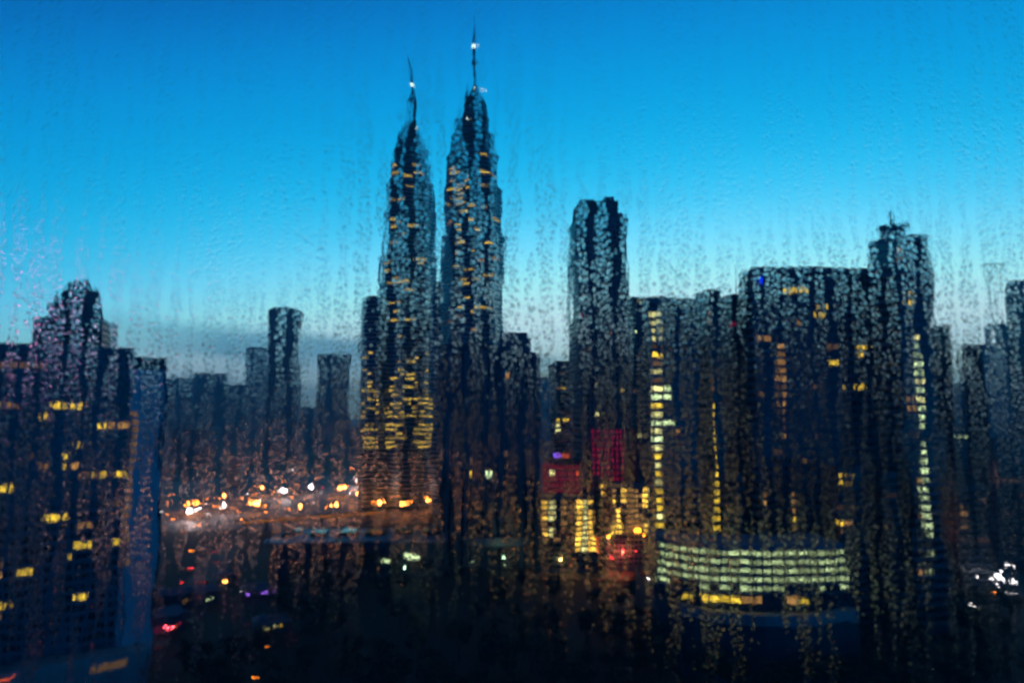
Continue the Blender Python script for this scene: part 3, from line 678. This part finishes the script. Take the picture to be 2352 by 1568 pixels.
LAMPS = [
 (444,1151,'lo',5.0,'largest orange lamp left of the twin towers, directly above the largest white lamp'),
 (441,1172,'lw',4.2,'largest white lamp low on the left, directly under the largest orange lamp'),
 (428,1160,'lo',3,'orange lamp touching the left side of the largest orange lamp'),
 (455,1168,'lw',2.5,'white lamp touching the right side of the largest white lamp'),
 (435,1128,'lw',1.5,'small white lamp above the largest orange lamp'),
 (513,1132,'lo',3.4,'tall orange lamp left of the ribbed block'),
 (512,1158,'lw',3,'white lamp under the tall orange lamp left of the ribbed block'),
 (497,1142,'lo',2,'small orange lamp next left of the tall orange lamp'),
 (499,1166,'lw',1.8,'small white lamp lower left of the ribbed block'),
 (603,1117,'lo',3,'bright orange lamp just right of the ribbed block'),
 (590,1118,'lo',1.8,'dim orange lamp between the ribbed block and the bright orange lamp'),
 (588,1153,'lo',2.4,'broad orange lamp low behind the elevated road, right of the ribbed block'),
 (612,1162,'lo',2,'small orange lamp right of the broad orange lamp'),
 (555,1143,'lo',1.6,'faint orange lamp in front of the ribbed block'),
 (650,1106,'lo',3,'flat orange lamp directly above the bluish white lamp'),
 (650,1126,'lw',4,'bluish white lamp midway along the line of street lights'),
 (641,1130,'lw',2.2,'white lamp touching the left side of the bluish white lamp'),
 (668,1079,'lw',2.2,'lone small white lamp above the line of street lights'),
 (681,1114,'lo',2,'small orange lamp between the two white lamps in the middle of the line'),
 (713,1115,'lw',2.8,'cool white lamp right of the middle of the line'),
 (721,1117,'lw',1.8,'smaller white lamp touching the right side of the cool white lamp'),
 (744,1118,'lr',2.6,'red lamp in the line of street lights'),
 (734,1070,'lo',1.2,'dim yellow lamp high above the red lamp'),
 (690,1159,'lo',2.8,'orange lamp on the near side, lower middle of the line'),
 (773,1157,'lo',2.8,'orange lamp on the near side, lower right of the line'),
 (783,1117,'lo',3,'orange lamp left of the brightest lamp'),
 (801,1076,'lo',3,'high orange lamp upper left of the brightest lamp'),
 (812,1096,'lw',4.4,'brightest white lamp at the left foot of the twin towers'),
 (812,1103,'lo',4,'orange lamp right under the brightest white lamp'),
 (827,1096,'lo',3,'yellow orange lamp touching the right side of the brightest white lamp'),
 (818,1132,'lo',2.2,'warm lamp below the brightest white lamp'),
 (805,1126,'lo',1.6,'faint orange lamp lower left of the brightest white lamp'),
 (873,1151,'lo',3,'orange lamp at the foot of the left twin tower'),
 (862,1158,'lo',1.5,'small reddish orange lamp left of the one at the foot of the left twin tower'),
 (929,1154,'lo',2.6,'yellow orange lamp under the middle of the left twin tower'),
 (941,1152,'lo',1.8,'small orange lamp next to the yellow orange lamp under the left twin tower'),
 (982,1144,'lo',4.0,'broad orange lamp at the right foot of the left twin tower'),
 (984,1136,'lo',2.4,'upper of two orange lamps at the right foot of the left twin tower'),
 (941,1108,'lo',2.6,'dim orange lamp higher up under the left twin tower'),
 (908,1146,'lo',1.4,'faint orange lamp between the two at the foot of the left twin tower'),
 (1461,1219,'lo',4.4,'bright orange lamp at the foot of the orange lit block'),
 (1396,1230,'lo',3.4,'orange lamp left of the bright one at the foot of the orange lit block'),
 (1478,1230,'lo',1.8,'small orange lamp right of the bright one under the orange lit block'),
 (1431,1262,'lr',3,'red lamp below the orange lit block'),
 (1407,1280,'lr',2.6,'lowest red lamp below the glowing red wall'),
 (1460,1265,'lr',2,'red lamp lower right of the orange lit block'),
 (1752,1160,'lo',2.6,'orange lamp in front of the wide slab block'),
 (1896,1158,'lo',2.4,'orange lamp at the left of the low block with yellow storeys'),
 (1490,1328,'lw',2.4,'sparkling white lamp at the left tip of the white lit hall'),
 (1932,1238,'lw',2.0,'sparkling white lamp just above the right end of the white lit hall'),
 (1161,1279,'lg',2.6,'pale lamp in front of the curved podium, right one of the pair'),
 (1149,1276,'lg',2,'pale lamp in front of the curved podium, left one of the pair'),
 (1113,1220,'lg',1.6,'small yellowish lamp at the middle of the curved podium'),
 (932,1300,'lg',1.8,'pale lamp in front of the mall'),
 (1160,1296,'lg',1.2,'small pale lamp under the pair by the curved podium'),
 (2197,1249,'lw',.9,'small lamp upper left of the white floodlights'),
 (2203,1271,'lw',1.1,'small lamp below the upper left one by the white floodlights'),
 (2251,1297,'lw',1.3,'lamp close to the left of the white floodlights'),
 (2325,1297,'lw',1.3,'lamp upper right of the white floodlights'),
 (2240,1392,'lw',.8,'lowest small lamp under the white floodlights'),
 (2275,1360,'lo',.9,'orange lamp under the white floodlights'),
 (2320,1362,'lw',1.0,'lamp lower right of the white floodlights'),
 (442,1303,'lr',1.8,'red lamp above the dark long house'),
 (414,1339,'lr',1.0,'small red lamp left of the long house'),
 (521,1331,'lo',1.0,'warm lamp beside the dark house with the lit end'),
 (553,1359,'lw',.7,'little white lamp left of the violet pavilion'),
 (440,1265,'lo',.8,'small yellow lamp above the red lamp on the left'),
 (486,1268,'lr',.7,'small magenta red lamp right of the yellow one on the left'),
 (583,1555,'lo',.5,'tiny orange lamp alone at the bottom edge of the black park'),
 (605,1486,'lo',.35,'dim orange lamp under the house with tiny warm lights'),
 (174,1452,'lo',.45,'small orange lamp before the podium of the left office block'),
 (2058,1404,'lo',.5,'small orange lamp under the crowned tower'),
 (1088,1290,'lg',.9,'faint lamp among the trees below the footbridge'),
]
HH = {(1461,1219):22, (1396,1230):20, (1478,1230):20, (1431,1262):12, (1407,1280):8, (1460,1265):11}
for a in LAMPS: put_lamp(*a, hh=HH.get(a[:2], 10))
RL = random.Random(77)
for k in range(75):
    px = RL.uniform(350, 1000); py = 1168 - (px-350)*.075 + RL.gauss(0, 14) + (10 if px < 560 else 0)
    mk = RL.choice(['lo','lo','lw','lo','lr'] if k % 7 == 0 else ['lo','lo','lw'])
    put_lamp(px, py, mk, RL.choice([1.0, 1.4]), {'lo':'tiny orange lamp in the dense band of street lights left of the twin towers','lw':'tiny white lamp in the dense band of street lights left of the twin towers',
        'lr':'tiny red light in the dense band of street lights left of the twin towers'}[mk], {'lo':'tiny orange lamps of the distant band','lw':'tiny white lamps of the distant band','lr':'tiny red lights of the distant band'}[mk])
def glow(px, py, c, e, hh=9, y_=None):
    x, y, z = onz(px, py, hh)
    l = bpy.data.lights.new('lamp_light', 'POINT'); l.energy = e*.44; l.color = c; l.shadow_soft_size = 2.0 if py < 1200 else .5
    o = bpy.data.objects.new('lamp_light', l); col.objects.link(o); o.location = (x, y, z)
OR = (1, .22, .035); WH = (1, .50, .46)
for (px, py, c_, e) in ((444,1153,OR,9e4),(441,1173,WH,9e4),(513,1134,OR,6e4),(512,1160,WH,5e4),(603,1119,OR,6e4),(588,1155,OR,4e4),(650,1127,WH,8e4),(690,1161,OR,4e4),
      (713,1117,WH,5e4),(773,1159,OR,4e4),(783,1119,OR,6e4),(812,1103,WH,1.1e5),(820,1134,OR,5e4),(873,1153,OR,3e4),(929,1156,OR,3e4),(982,1146,OR,5e4),(941,1110,OR,4e4),
      (1752,1162,OR,8e3),(1896,1160,OR,8e3),(1490,1330,WH,6e3),(1155,1280,(.85,1,.6),2.5e3),(932,1302,(.85,1,.6),1.5e3),(2290,1330,WH,9e3),(383,1440,(1,.04,.06),1.2e3),(521,1334,OR,9e2)):
    glow(px, py, c_, e)
for (px, py, c_, e, hh) in ((1461,1221,(1,.22,.04),1.5e4,21),(1396,1232,(1,.30,.06),1.6e4,19),(1378,1262,(1,.06,.03),8e4,11.5),(1431,1266,(1,.07,.03),2e4,11),(1290,1282,(1,.4,.1),7e3,8),(1350,1282,(1,.08,.03),1e4,7)):
    glow(px, py, c_, e, hh)
# floodlight mast lower right
for i, (px, py, s, lb) in enumerate([(2288,1322,2.4,'brightest of the white floodlights at lower right'), (2300,1329,1.9,'floodlight just right of the brightest one'),
        (2276,1316,1.5,'floodlight upper left of the brightest one'), (2316,1334,1.5,'right hand floodlight of the cluster'), (2283,1340,1.2,'lowest floodlight of the cluster'), (2266,1326,1.0,'left hand floodlight of the cluster'), (2296,1311,1.0,'topmost floodlight of the cluster')]):
    x, y, z = onz(px, py, 16)
    t = thing('floodlight', lb, 'floodlight', (x, y, 0), 0, 'white floodlights at lower right')
    MB().tube((0,0,0),(0,0,15.6),.2,.12).build('pole', M['metal'], t)
    MB().box(-.5*s,.5*s,-.3,.3,15.6,15.6+.5*s).build('lamp_head', M['lw'], t)

# ================================================================== GROUND, ROADS, PARK
g = MB(); g.v = [(-9000,-200,0),(9000,-200,0),(9000,12000,0),(-9000,12000,0)]; g.f = [(0,1,2,3)]
struct(g.build('ground', M['soil']))
def road(pts, w, z=.02):
    m = MB(); 
    for i, (x, y) in enumerate(pts):
        a = pts[max(0,i-1)]; c = pts[min(len(pts)-1,i+1)]; dx, dy = c[0]-a[0], c[1]-a[1]; l = sqrt(dx*dx+dy*dy)
        m.v += [(x-dy/l*w/2, y+dx/l*w/2, z), (x+dy/l*w/2, y-dx/l*w/2, z)]
    m.f = [(2*i, 2*i+1, 2*i+3, 2*i+2) for i in range(len(pts)-1)]
    struct(m.build('road', M['asphalt']))
road([onz(*p, 0)[:2] for p in ((300,1500),(400,1420),(470,1330),(520,1260),(600,1215),(760,1185),(1000,1165),(1230,1200))], 16)
road([onz(*p, 0)[:2] for p in ((1230,1215),(1330,1290),(1450,1290),(1560,1430),(1700,1480),(1960,1460),(2200,1400),(2340,1340))], 14, .03)

for pts in (((330,1222),(1010,1200),(1010,1096),(600,1088),(330,1112)), ((1225,1330),(1515,1330),(1500,1262),(1235,1262)), ((2160,1400),(2352,1400),(2352,1290),(2190,1270))):
    m = MB(); m.v = [onz(a, c, .01)[:2] + (.01,) for a, c in pts]; m.f = [tuple(range(len(pts)))]
    struct(m.build('added_pavement', M['paving']))  # paler sheets added so the lamps throw brighter pools on the ground
def leafball(seed, n=900, R_=5.0):
    r = np.random.default_rng(seed); m = MB()
    cl = r.normal(size=(14,3)); cl /= np.linalg.norm(cl,axis=1)[:,None]; cl *= r.uniform(.25,.85,(14,1))*R_; cl[:,2] *= .7
    for i in range(n):
        c = cl[r.integers(14)]; d = r.normal(size=3); d /= np.linalg.norm(d); p = c + d*R_*.38*r.uniform(.6,1)
        u = r.normal(size=3); u /= np.linalg.norm(u); w = np.cross(u, d); w /= np.linalg.norm(w)+1e-9; s = r.uniform(.25,.55)
        b0 = len(m.v); m.v += [tuple(p+u*s), tuple(p+w*s*.6), tuple(p-u*s), tuple(p-w*s*.6)]; m.f.append((b0,b0+1,b0+2,b0+3))
    return m
protos = []
TREEPX = []
rr = random.Random(21)
while len(TREEPX) < 150:
    px, py = rr.uniform(380, 2330), rr.uniform(1290, 1600)
    if py < 1330 and (px > 1240 or px < 660): continue
    if px < 640 and py < 1480: continue
    if 1480 < px < 1990 and py < 1440: continue
    if all((px-a)**2 + ((py-c)*2.2)**2 > 46**2 for a, c in TREEPX): TREEPX.append((px, py))
for i, (px, py) in enumerate(TREEPX):
    x, y, z = onz(px, py, 7)
    s = rr.uniform(.8, 1.45)
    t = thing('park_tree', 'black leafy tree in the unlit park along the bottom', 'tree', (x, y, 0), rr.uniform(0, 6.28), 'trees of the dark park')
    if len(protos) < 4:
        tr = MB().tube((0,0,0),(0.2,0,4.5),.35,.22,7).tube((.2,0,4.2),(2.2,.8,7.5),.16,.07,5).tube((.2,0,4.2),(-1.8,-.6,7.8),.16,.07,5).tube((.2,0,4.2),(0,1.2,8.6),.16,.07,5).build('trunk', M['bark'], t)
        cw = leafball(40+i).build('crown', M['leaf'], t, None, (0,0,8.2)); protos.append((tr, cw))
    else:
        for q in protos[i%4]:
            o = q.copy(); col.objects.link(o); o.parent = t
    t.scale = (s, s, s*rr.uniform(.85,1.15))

# ================================================================== CARS
def make_car(label, x, y, rz):
    t = thing('car', label, 'car', (x, y, .05), rz, 'cars on the road at lower left')
    MB().loft([[(-2.2,-.85,.35),(2.2,-.85,.35),(2.2,.85,.35),(-2.2,.85,.35)],[(-2.25,-.9,.8),(2.2,-.9,.7),(2.2,.9,.7),(-2.25,.9,.8)],[(-1.9,-.8,.95),(1.1,-.8,.92),(1.1,.8,.92),(-1.9,.8,.95)],[(-1.4,-.65,1.45),(.3,-.65,1.45),(.3,.65,1.45),(-1.4,.65,1.45)]]).build('body', M['carred'], t)
    for sx in (-1.35, 1.35):
        for sy in (-.86, .86): MB().tube((sx,sy-.1,.33),(sx,sy+.1,.33),.33,None,12).build('wheel', M['rubber'], t)
    for sy in (-.65, .65):
        MB().box(-2.32,-2.24,sy-.2,sy+.2,.62,.82).build('tail_light', M['lr'], t); MB().box(2.2,2.27,sy-.2,sy+.2,.52,.7).build('headlight', M['lb'], t)
for lb, px, py, rz in (('dark car with red tail lights at the bottom left, nearest the bottom edge', 318, 1560, 1.2), ('dark car below the red lit shop row', 366, 1482, 1.1),
                       ('dark car on the road between the shop row and the long house', 430, 1425, 1.1), ('dark car on the road under the red lamp', 470, 1335, 1.3),
                       ('dark car further up the road, under the magenta red lamp', 500, 1290, 1.2)):
    x, y, z = onz(px, py, .6); make_car(lb, x, y, rz)

# ================================================================== HAZE
hz = MB().box(-9500, 9500, -300, 12500, -1.5, 500).build('haze', newmat('haze_air')[0])
nt = hz.data.materials[0].node_tree
pv = N(nt, 'ShaderNodeVolumePrincipled'); pv.inputs['Color'].default_value = (.24, .70, 1, 1); pv.inputs['Density'].default_value = 1.9e-4
pv.inputs['Anisotropy'].default_value = .25
nt.links.new(pv.outputs[0], [n for n in nt.nodes if n.type == 'OUTPUT_MATERIAL'][0].inputs['Volume'])
struct(hz, 'stuff')
EXTRA_WINDOW = True

# ================================================================== RAINY WINDOW
GY = 0.60                                           # distance of the pane
def glassmat(name, ior, bump=None, rough=0.0, tint=(1,1,1)):
    m, nt, out = newmat(name); L = nt.links.new
    gl = N(nt, 'ShaderNodeBsdfGlass'); gl.inputs['IOR'].default_value = ior; gl.inputs['Roughness'].default_value = rough
    gl.inputs['Color'].default_value = (*tint, 1)
    L(gl.outputs[0], out.inputs[0])
    if bump: bump(nt, gl)
    return m
def film(nt, gl):
    L = nt.links.new
    tc = N(nt, 'ShaderNodeTexCoord')
    mp = N(nt, 'ShaderNodeMapping'); mp.inputs['Scale'].default_value = (1, 1, .28)
    n1 = N(nt, 'ShaderNodeTexNoise'); n1.inputs['Scale'].default_value = 62; n1.inputs['Detail'].default_value = 1.5
    n2 = N(nt, 'ShaderNodeTexNoise'); n2.inputs['Scale'].default_value = 420; n2.inputs['Detail'].default_value = 1
    L(tc.outputs['Object'], mp.inputs[0]); L(mp.outputs[0], n1.inputs['Vector']); L(tc.outputs['Object'], n2.inputs['Vector'])
    a = N(nt, 'ShaderNodeMath', operation='MULTIPLY'); a.inputs[1].default_value = .00017; L(n1.outputs['Fac'], a.inputs[0])
    c = N(nt, 'ShaderNodeMath', operation='MULTIPLY_ADD'); c.inputs[1].default_value = .000012; L(n2.outputs['Fac'], c.inputs[0]); L(a.outputs[0], c.inputs[2])
    bp = N(nt, 'ShaderNodeBump'); bp.inputs['Distance'].default_value = 1; bp.inputs['Strength'].default_value = 1
    L(c.outputs[0], bp.inputs['Height']); L(bp.outputs[0], gl.inputs['Normal'])
pane = MB().box(-1.3, 1.3, GY-.008, GY, CAMH-.75, CAMH+1.05).build('window_pane', glassmat('wet_window_glass', 1.5, film, 0.0, (.80, .97, 1.0)))
tag(pane, 'large wet glass window pane between the viewer and the city', 'window pane')

# the unlit room the picture is taken from
ra, rb, rc, rd, re_, rf_ = -1.9, 1.9, -3.6, GY-.03, CAMH-1.35, CAMH+1.45
rm = surf('dark_room_paint', (.06,.06,.065), .9, .1)
for nm, q in (('floor',(ra,rb,rc,rd+.1,re_-.1,re_)),('ceiling',(ra,rb,rc,rd+.1,rf_,rf_+.1)),('wall_back',(ra,rb,rc-.1,rc,re_,rf_)),
              ('wall_left',(ra-.1,ra,rc,rd+.1,re_,rf_)),('wall_right',(rb,rb+.1,rc,rd+.1,re_,rf_))):
    struct(MB().box(*q).build(nm, rm))
struct(MB().box(ra,-1.26,GY-.05,GY+.05,re_,rf_).box(1.26,rb,GY-.05,GY+.05,re_,rf_).box(-1.26,1.26,GY-.05,GY+.05,re_,CAMH-.71).box(-1.26,1.26,GY-.05,GY+.05,CAMH+1.01,rf_).build('wall_front', rm))
def smooth_noise(y, seed, amps):
    r = np.random.default_rng(seed); s = 0
    for (a, wl) in amps: s = s + a*np.sin(2*np.pi*y/wl*(1+.3*r.uniform(-1,1)) + r.uniform(0, 6.28))
    return s
W0, W1_, Z0, Z1 = -.66, .66, -.42, .50
chan = []
x = W0
k = 0
while x < W1_:
    rr_ = np.random.default_rng(100+k)
    chan.append((x, rr_.uniform(.0020, .0044), k, rr_.uniform(-.008,.008))); x += rr_.uniform(.0115, .0215); k += 1
cx_ = np.array([c[0] for c in chan])
def in_channel(x, z):
    i0 = np.searchsorted(cx_, x)
    for i in range(max(0, i0-2), min(len(chan), i0+2)):
        c = chan[i]; s = c[2]
        xc = c[0] + c[3]*z + .0008*sin(z*2*pi/.045 + s*1.7) + .0016*sin(z*2*pi/.13 + s*2.9) + .0003*sin(z*2*pi/.019 + s*.7)
        w = c[1]*(1 + 12*max(0, -z-.10) + 3.5*max(0, z-.10))*(.80 + .32*sin(z*2*pi/.21 + s*1.3) + .22*sin(z*2*pi/.07+s*3.1))
        if abs(x-xc) < w: return True
    return False
cell = .0034
grid = {}
drops = []
R9 = random.Random(5)
def try_drop(x, z, r, gap):
    gx, gz = int(x//cell), int(z//cell)
    for a in (-2,-1,0,1,2):
        for c in (-2,-1,0,1,2):
            for (qx, qz, qr) in grid.get((gx+a, gz+c), ()):
                if (qx-x)**2 + ((qz-z)*.86)**2 < (qr+r+gap)**2: return False
    grid.setdefault((gx, gz), []).append((x, z, r)); drops.append((x, z, r)); return True
el_of = {}
def try_long(x, z, r, e):
    n = max(2, int(e*2)); cs = [(x, z + r*(e-1)*(2*i/(n-1)-1)) for i in range(n)]
    for (a_, b_) in cs:
        gx, gz = int(a_//cell), int(b_//cell)
        for a in (-2,-1,0,1,2):
            for c in (-2,-1,0,1,2):
                for (qx, qz, qr) in grid.get((gx+a, gz+c), ()):
                    if (qx-a_)**2 + (qz-b_)**2 < (qr+r-.00005)**2: return
    for (a_, b_) in cs: grid.setdefault((int(a_//cell), int(b_//cell)), []).append((a_, b_, r))
    el_of[len(drops)] = e; drops.append((x, z, r))
for _ in range(110000):
    x = R9.uniform(W0, W1_); z = R9.uniform(Z0, Z1)
    if in_channel(x, z): continue
    try_long(x, z, R9.uniform(.0006, .0011), R9.uniform(1.3, 3.0))
for rmin, rmax, ntry in ((.0014,.0018,1500),(.0010,.0014,40000),(.0007,.0010,110000),(.00042,.0007,170000)):
    for _ in range(ntry):
        x = R9.uniform(W0, W1_); z = R9.uniform(Z0, Z1)
        if (abs(x) > .50 or z < -.26 or z > .37) and R9.random() < .55: continue
        if R9.random() > 1.15 - .55*max(0, sin(x*17+1.9)*sin(z*13+.7) + .5*sin(x*41+z*9)): continue
        if in_channel(x, z):
            if not (rmax < .0015 and R9.random() < .02): continue
        try_drop(x, z, R9.uniform(rmin, rmax), -.10*rmin-.00005)
D = np.array(drops); nd = len(D)

ns = 9; rings = np.array([.42, .78, 1.0])
ang = np.arange(ns)*2*np.pi/ns
nr_ = len(rings); nv = 1 + nr_*ns + 1
el = rng.uniform(.95, 1.28, nd)
for i_, e_ in el_of.items(): el[i_] = e_
tilt = rng.uniform(-.15, .15, nd)/el
k_ = rng.uniform(.08, .23, nd)                      # height / radius
for i_ in el_of: k_[i_] = .19 + .18*R9.random()
ph1 = rng.uniform(0, 6.28, nd); ph2 = rng.uniform(0, 6.28, nd); am = rng.uniform(0, .13, nd); am2 = rng.uniform(0, .07, nd)
V = np.zeros((nd, nv, 3), dtype=np.float32)
cxz = D[:, :2]
wob = 1 + am[:,None]*np.cos(2*ang[None]+ph1[:,None]) + am2[:,None]*np.cos(3*ang[None]+ph2[:,None])
sag = np.full((nd,1), .20); sag[list(el_of)] = .06
for q, rho in enumerate(rings):
    rr_ = D[:,2:3]*rho*(1 + (wob-1)*rho)
    X = rr_*np.cos(ang)[None]; Z = rr_*np.sin(ang)[None]*el[:,None]*1.06
    V[:, 1+q*ns:1+(q+1)*ns, 0] = cxz[:,0:1] + X + tilt[:,None]*Z
    V[:, 1+q*ns:1+(q+1)*ns, 2] = cxz[:,1:2] + Z
    hgt = (k_*D[:,2])[:,None]*(1-rho**2)*(1 - sag*np.sin(ang)[None]*rho)
    V[:, 1+q*ns:1+(q+1)*ns, 1] = hgt
V[:,0,0] = cxz[:,0]; V[:,0,2] = cxz[:,1]; V[:,0,1] = k_*D[:,2]
V[:,-1,0] = cxz[:,0]; V[:,-1,2] = cxz[:,1]; V[:,-1,1] = 0
V[:,:,1] += GY + .00006
V[:,:,2] += CAMH
tri = []; quad = []
for i in range(ns):
    j = (i+1) % ns
    tri.append((0, 1+j, 1+i))
    for q in range(nr_-1): quad.append((1+q*ns+i, 1+q*ns+j, 1+(q+1)*ns+j, 1+(q+1)*ns+i))
    tri.append((nv-1, 1+(nr_-1)*ns+i, 1+(nr_-1)*ns+j))
tri = np.array(tri); quad = np.array(quad)
loops_one = np.concatenate([tri.ravel(), quad.ravel()]); sizes_one = np.array([3]*len(tri) + [4]*len(quad))
loops = (loops_one[None] + (np.arange(nd)*nv)[:,None]).ravel().astype(np.int32)
starts_one = np.concatenate([[0], np.cumsum(sizes_one)[:-1]])
starts = (starts_one[None] + (np.arange(nd)*len(loops_one))[:,None]).ravel().astype(np.int32)
me = bpy.data.meshes.new('raindrops')
me.vertices.add(nd*nv); me.vertices.foreach_set('co', V.ravel())
me.loops.add(len(loops)); me.loops.foreach_set('vertex_index', loops)
me.polygons.add(len(starts)); me.polygons.foreach_set('loop_start', starts)
me.update(calc_edges=True)
me.polygons.foreach_set('use_smooth', np.ones(len(starts), dtype=bool))
# the flat back of each drop meets its dome at a hard edge
one = np.zeros(len(sizes_one), dtype=bool)
one[[t for t in range(len(tri)) if (nv-1) in tri[t]]] = True
me.polygons.foreach_set('use_smooth', ~np.tile(one, nd))
import os
me.materials.append(glassmat('rain_water', 1.33, None, .11))
# flat-back shading: split the rim by sharp edges
try:
    rim0 = 1+(nr_-1)*ns
    ev = np.zeros(len(me.edges)*2, dtype=np.int32); me.edges.foreach_get('vertices', ev); ev = ev.reshape(-1,2) % nv
    sharp = (ev >= rim0).all(axis=1) & (ev < nv-1).all(axis=1)
    at = me.attributes.new('sharp_edge', 'BOOLEAN', 'EDGE'); at.data.foreach_set('value', sharp)
except Exception as e: print('sharp', e)
dob = bpy.data.objects.new('raindrops', me); col.objects.link(dob)
dob['kind'] = 'stuff'; dob['label'] = 'countless small raindrops in vertical trails on the outside of the window'; dob['category'] = 'raindrops'

# ================================================================== SKY AND LIGHT
wd = bpy.data.worlds.new('World'); sc.world = wd; wd.use_nodes = True
nt = wd.node_tree; nt.nodes.clear(); L = nt.links.new
out = N(nt, 'ShaderNodeOutputWorld'); bg = N(nt, 'ShaderNodeBackground'); L(bg.outputs[0], out.inputs[0])
tc = N(nt, 'ShaderNodeTexCoord'); nrm = N(nt, 'ShaderNodeVectorMath', operation='NORMALIZE'); L(tc.outputs['Generated'], nrm.inputs[0])
sep = N(nt, 'ShaderNodeSeparateXYZ'); L(nrm.outputs[0], sep.inputs[0])
def Mth(op, a, b=None, c=None, clamp=False):
    n = N(nt, 'ShaderNodeMath', operation=op); n.use_clamp = clamp
    for i, v in enumerate((a, b, c)):
        if v is None: continue
        if isinstance(v, (int, float)): n.inputs[i].default_value = v
        else: L(v, n.inputs[i])
    return n.outputs[0]
X_, Y_, Z_ = sep.outputs
ga = radians(15)
dot = Mth('ADD', Mth('MULTIPLY', X_, sin(ga)), Mth('MULTIPLY', Y_, cos(ga)))
shift = Mth('MULTIPLY', Mth('SUBTRACT', 1.0, dot), .21)
# dot is smaller at higher elevation too: only azimuth should matter
hz_ = Mth('SQRT', Mth('ADD', Mth('MULTIPLY', X_, X_), Mth('MULTIPLY', Y_, Y_)))
azd = Mth('DIVIDE', dot, Mth('MAXIMUM', hz_, .001))
azs = Mth('SUBTRACT', 1.0, azd)
t = Mth('ADD', Mth('MAXIMUM', Z_, 0.0), Mth('MULTIPLY', azs, .33))
ramp = N(nt, 'ShaderNodeValToRGB'); ramp.color_ramp.interpolation = 'B_SPLINE'
def s2l(c): return tuple((x/255/12.92 if x/255 <= .04045 else ((x/255+.055)/1.055)**2.4) for x in c)
stops = [(0, (240,182,150)), (.05, (250,208,176)), (.09, (234,222,200)), (.145, (208,222,216)), (.215, (144,208,226)), (.29, (48,190,230)),
         (.38, (0,170,224)), (.47, (0,145,210)), (.56, (0,108,184)), (.67, (0,55,122)), (.82, (0,20,55)), (1.0, (0,9,28))]
els = ramp.color_ramp.elements
els[0].position = 0; els[0].color = (*[1.3*q for q in s2l(stops[0][1])], 1); els[1].position = 1; els[1].color = (*s2l(stops[-1][1]), 1)
for p, c in stops[1:-1]:
    e = els.new(p); e.color = (*[q*(1.62 if p < .16 else 1.42 if p < .23 else 1.12 if p < .31 else .95) for q in s2l(c)], 1)
L(t, ramp.inputs[0])
# low cloud bank on the left and a small one beside the towers
u = Mth('DIVIDE', X_, Mth('MAXIMUM', Y_, .01)); v = Mth('DIVIDE', Z_, Mth('MAXIMUM', hz_, .01))
comb = N(nt, 'ShaderNodeCombineXYZ'); L(Mth('MULTIPLY', u, 3.0), comb.inputs[0]); L(Mth('MULTIPLY', v, 16.0), comb.inputs[1])
no = N(nt, 'ShaderNodeTexNoise'); no.inputs['Scale'].default_value = 1.6; no.inputs['Detail'].default_value = 4; L(comb.outputs[0], no.inputs['Vector'])
top = Mth('ADD', Mth('MULTIPLY', u, -.075), Mth('ADD', .092, Mth('MULTIPLY', Mth('SUBTRACT', no.outputs['Fac'], .5), .035)))
c1 = Mth('MULTIPLY', Mth('SUBTRACT', top, v), 55.0, clamp=True)
c2 = Mth('MULTIPLY', Mth('SUBTRACT', v, Mth('ADD', .048, Mth('MULTIPLY', Mth('SUBTRACT', no.outputs['Fac'], .5), .05))), 30.0, clamp=True)
c3 = Mth('MULTIPLY', Mth('SUBTRACT', .22, u), 6.0, clamp=True)
c4 = Mth('MULTIPLY', Mth('ADD', u, .66), 4.0, clamp=True)
cl = Mth('MULTIPLY', Mth('MULTIPLY', c1, c2), Mth('MULTIPLY', Mth('MULTIPLY', c3, c4), .78))
mix = N(nt, 'ShaderNodeMix', data_type='RGBA'); L(cl, mix.inputs['Factor']); L(ramp.outputs[0], mix.inputs['A']); mix.inputs['B'].default_value = (*s2l((72,146,176)), 1)
# a little of the physical twilight sky
sky = N(nt, 'ShaderNodeTexSky', sky_type='NISHITA'); sky.sun_disc = False; sky.sun_elevation = radians(-2); sky.sun_rotation = radians(12)
ms = N(nt, 'ShaderNodeVectorMath', operation='SCALE'); L(sky.outputs[0], ms.inputs[0]); ms.inputs['Scale'].default_value = .02
ad = N(nt, 'ShaderNodeVectorMath', operation='ADD'); L(mix.outputs['Result'], ad.inputs[0]); L(ms.outputs[0], ad.inputs[1])
L(ad.outputs[0], bg.inputs[0]); bg.inputs[1].default_value = 1.42
wd.cycles.sampling_method = 'MANUAL'; wd.cycles.sample_map_resolution = 512
key_light = bpy.data.lights.new('twilight_key', 'SUN'); key_light.energy = .03; key_light.angle = radians(20); key_light.color = (1, .85, .75)  # weak key added high out of view; the real one has set
so = bpy.data.objects.new('twilight_key', key_light); col.objects.link(so); so.rotation_euler = (radians(28), 0, radians(180-40))

sc.view_settings.view_transform = 'Standard'; sc.view_settings.look = 'None'; sc.view_settings.exposure = 0; sc.view_settings.gamma = 1
c = sc.cycles
c.max_bounces = 12; c.diffuse_bounces = 1; c.glossy_bounces = 2; c.transmission_bounces = 10; c.volume_bounces = 0; c.transparent_max_bounces = 4
c.caustics_reflective = False; c.caustics_refractive = True
c.sample_clamp_direct = 0; c.sample_clamp_indirect = 13
c.use_denoising = True
try: c.denoiser = 'OPENIMAGEDENOISE'; c.denoising_input_passes = 'RGB_ALBEDO_NORMAL'
except Exception as e: print(e)
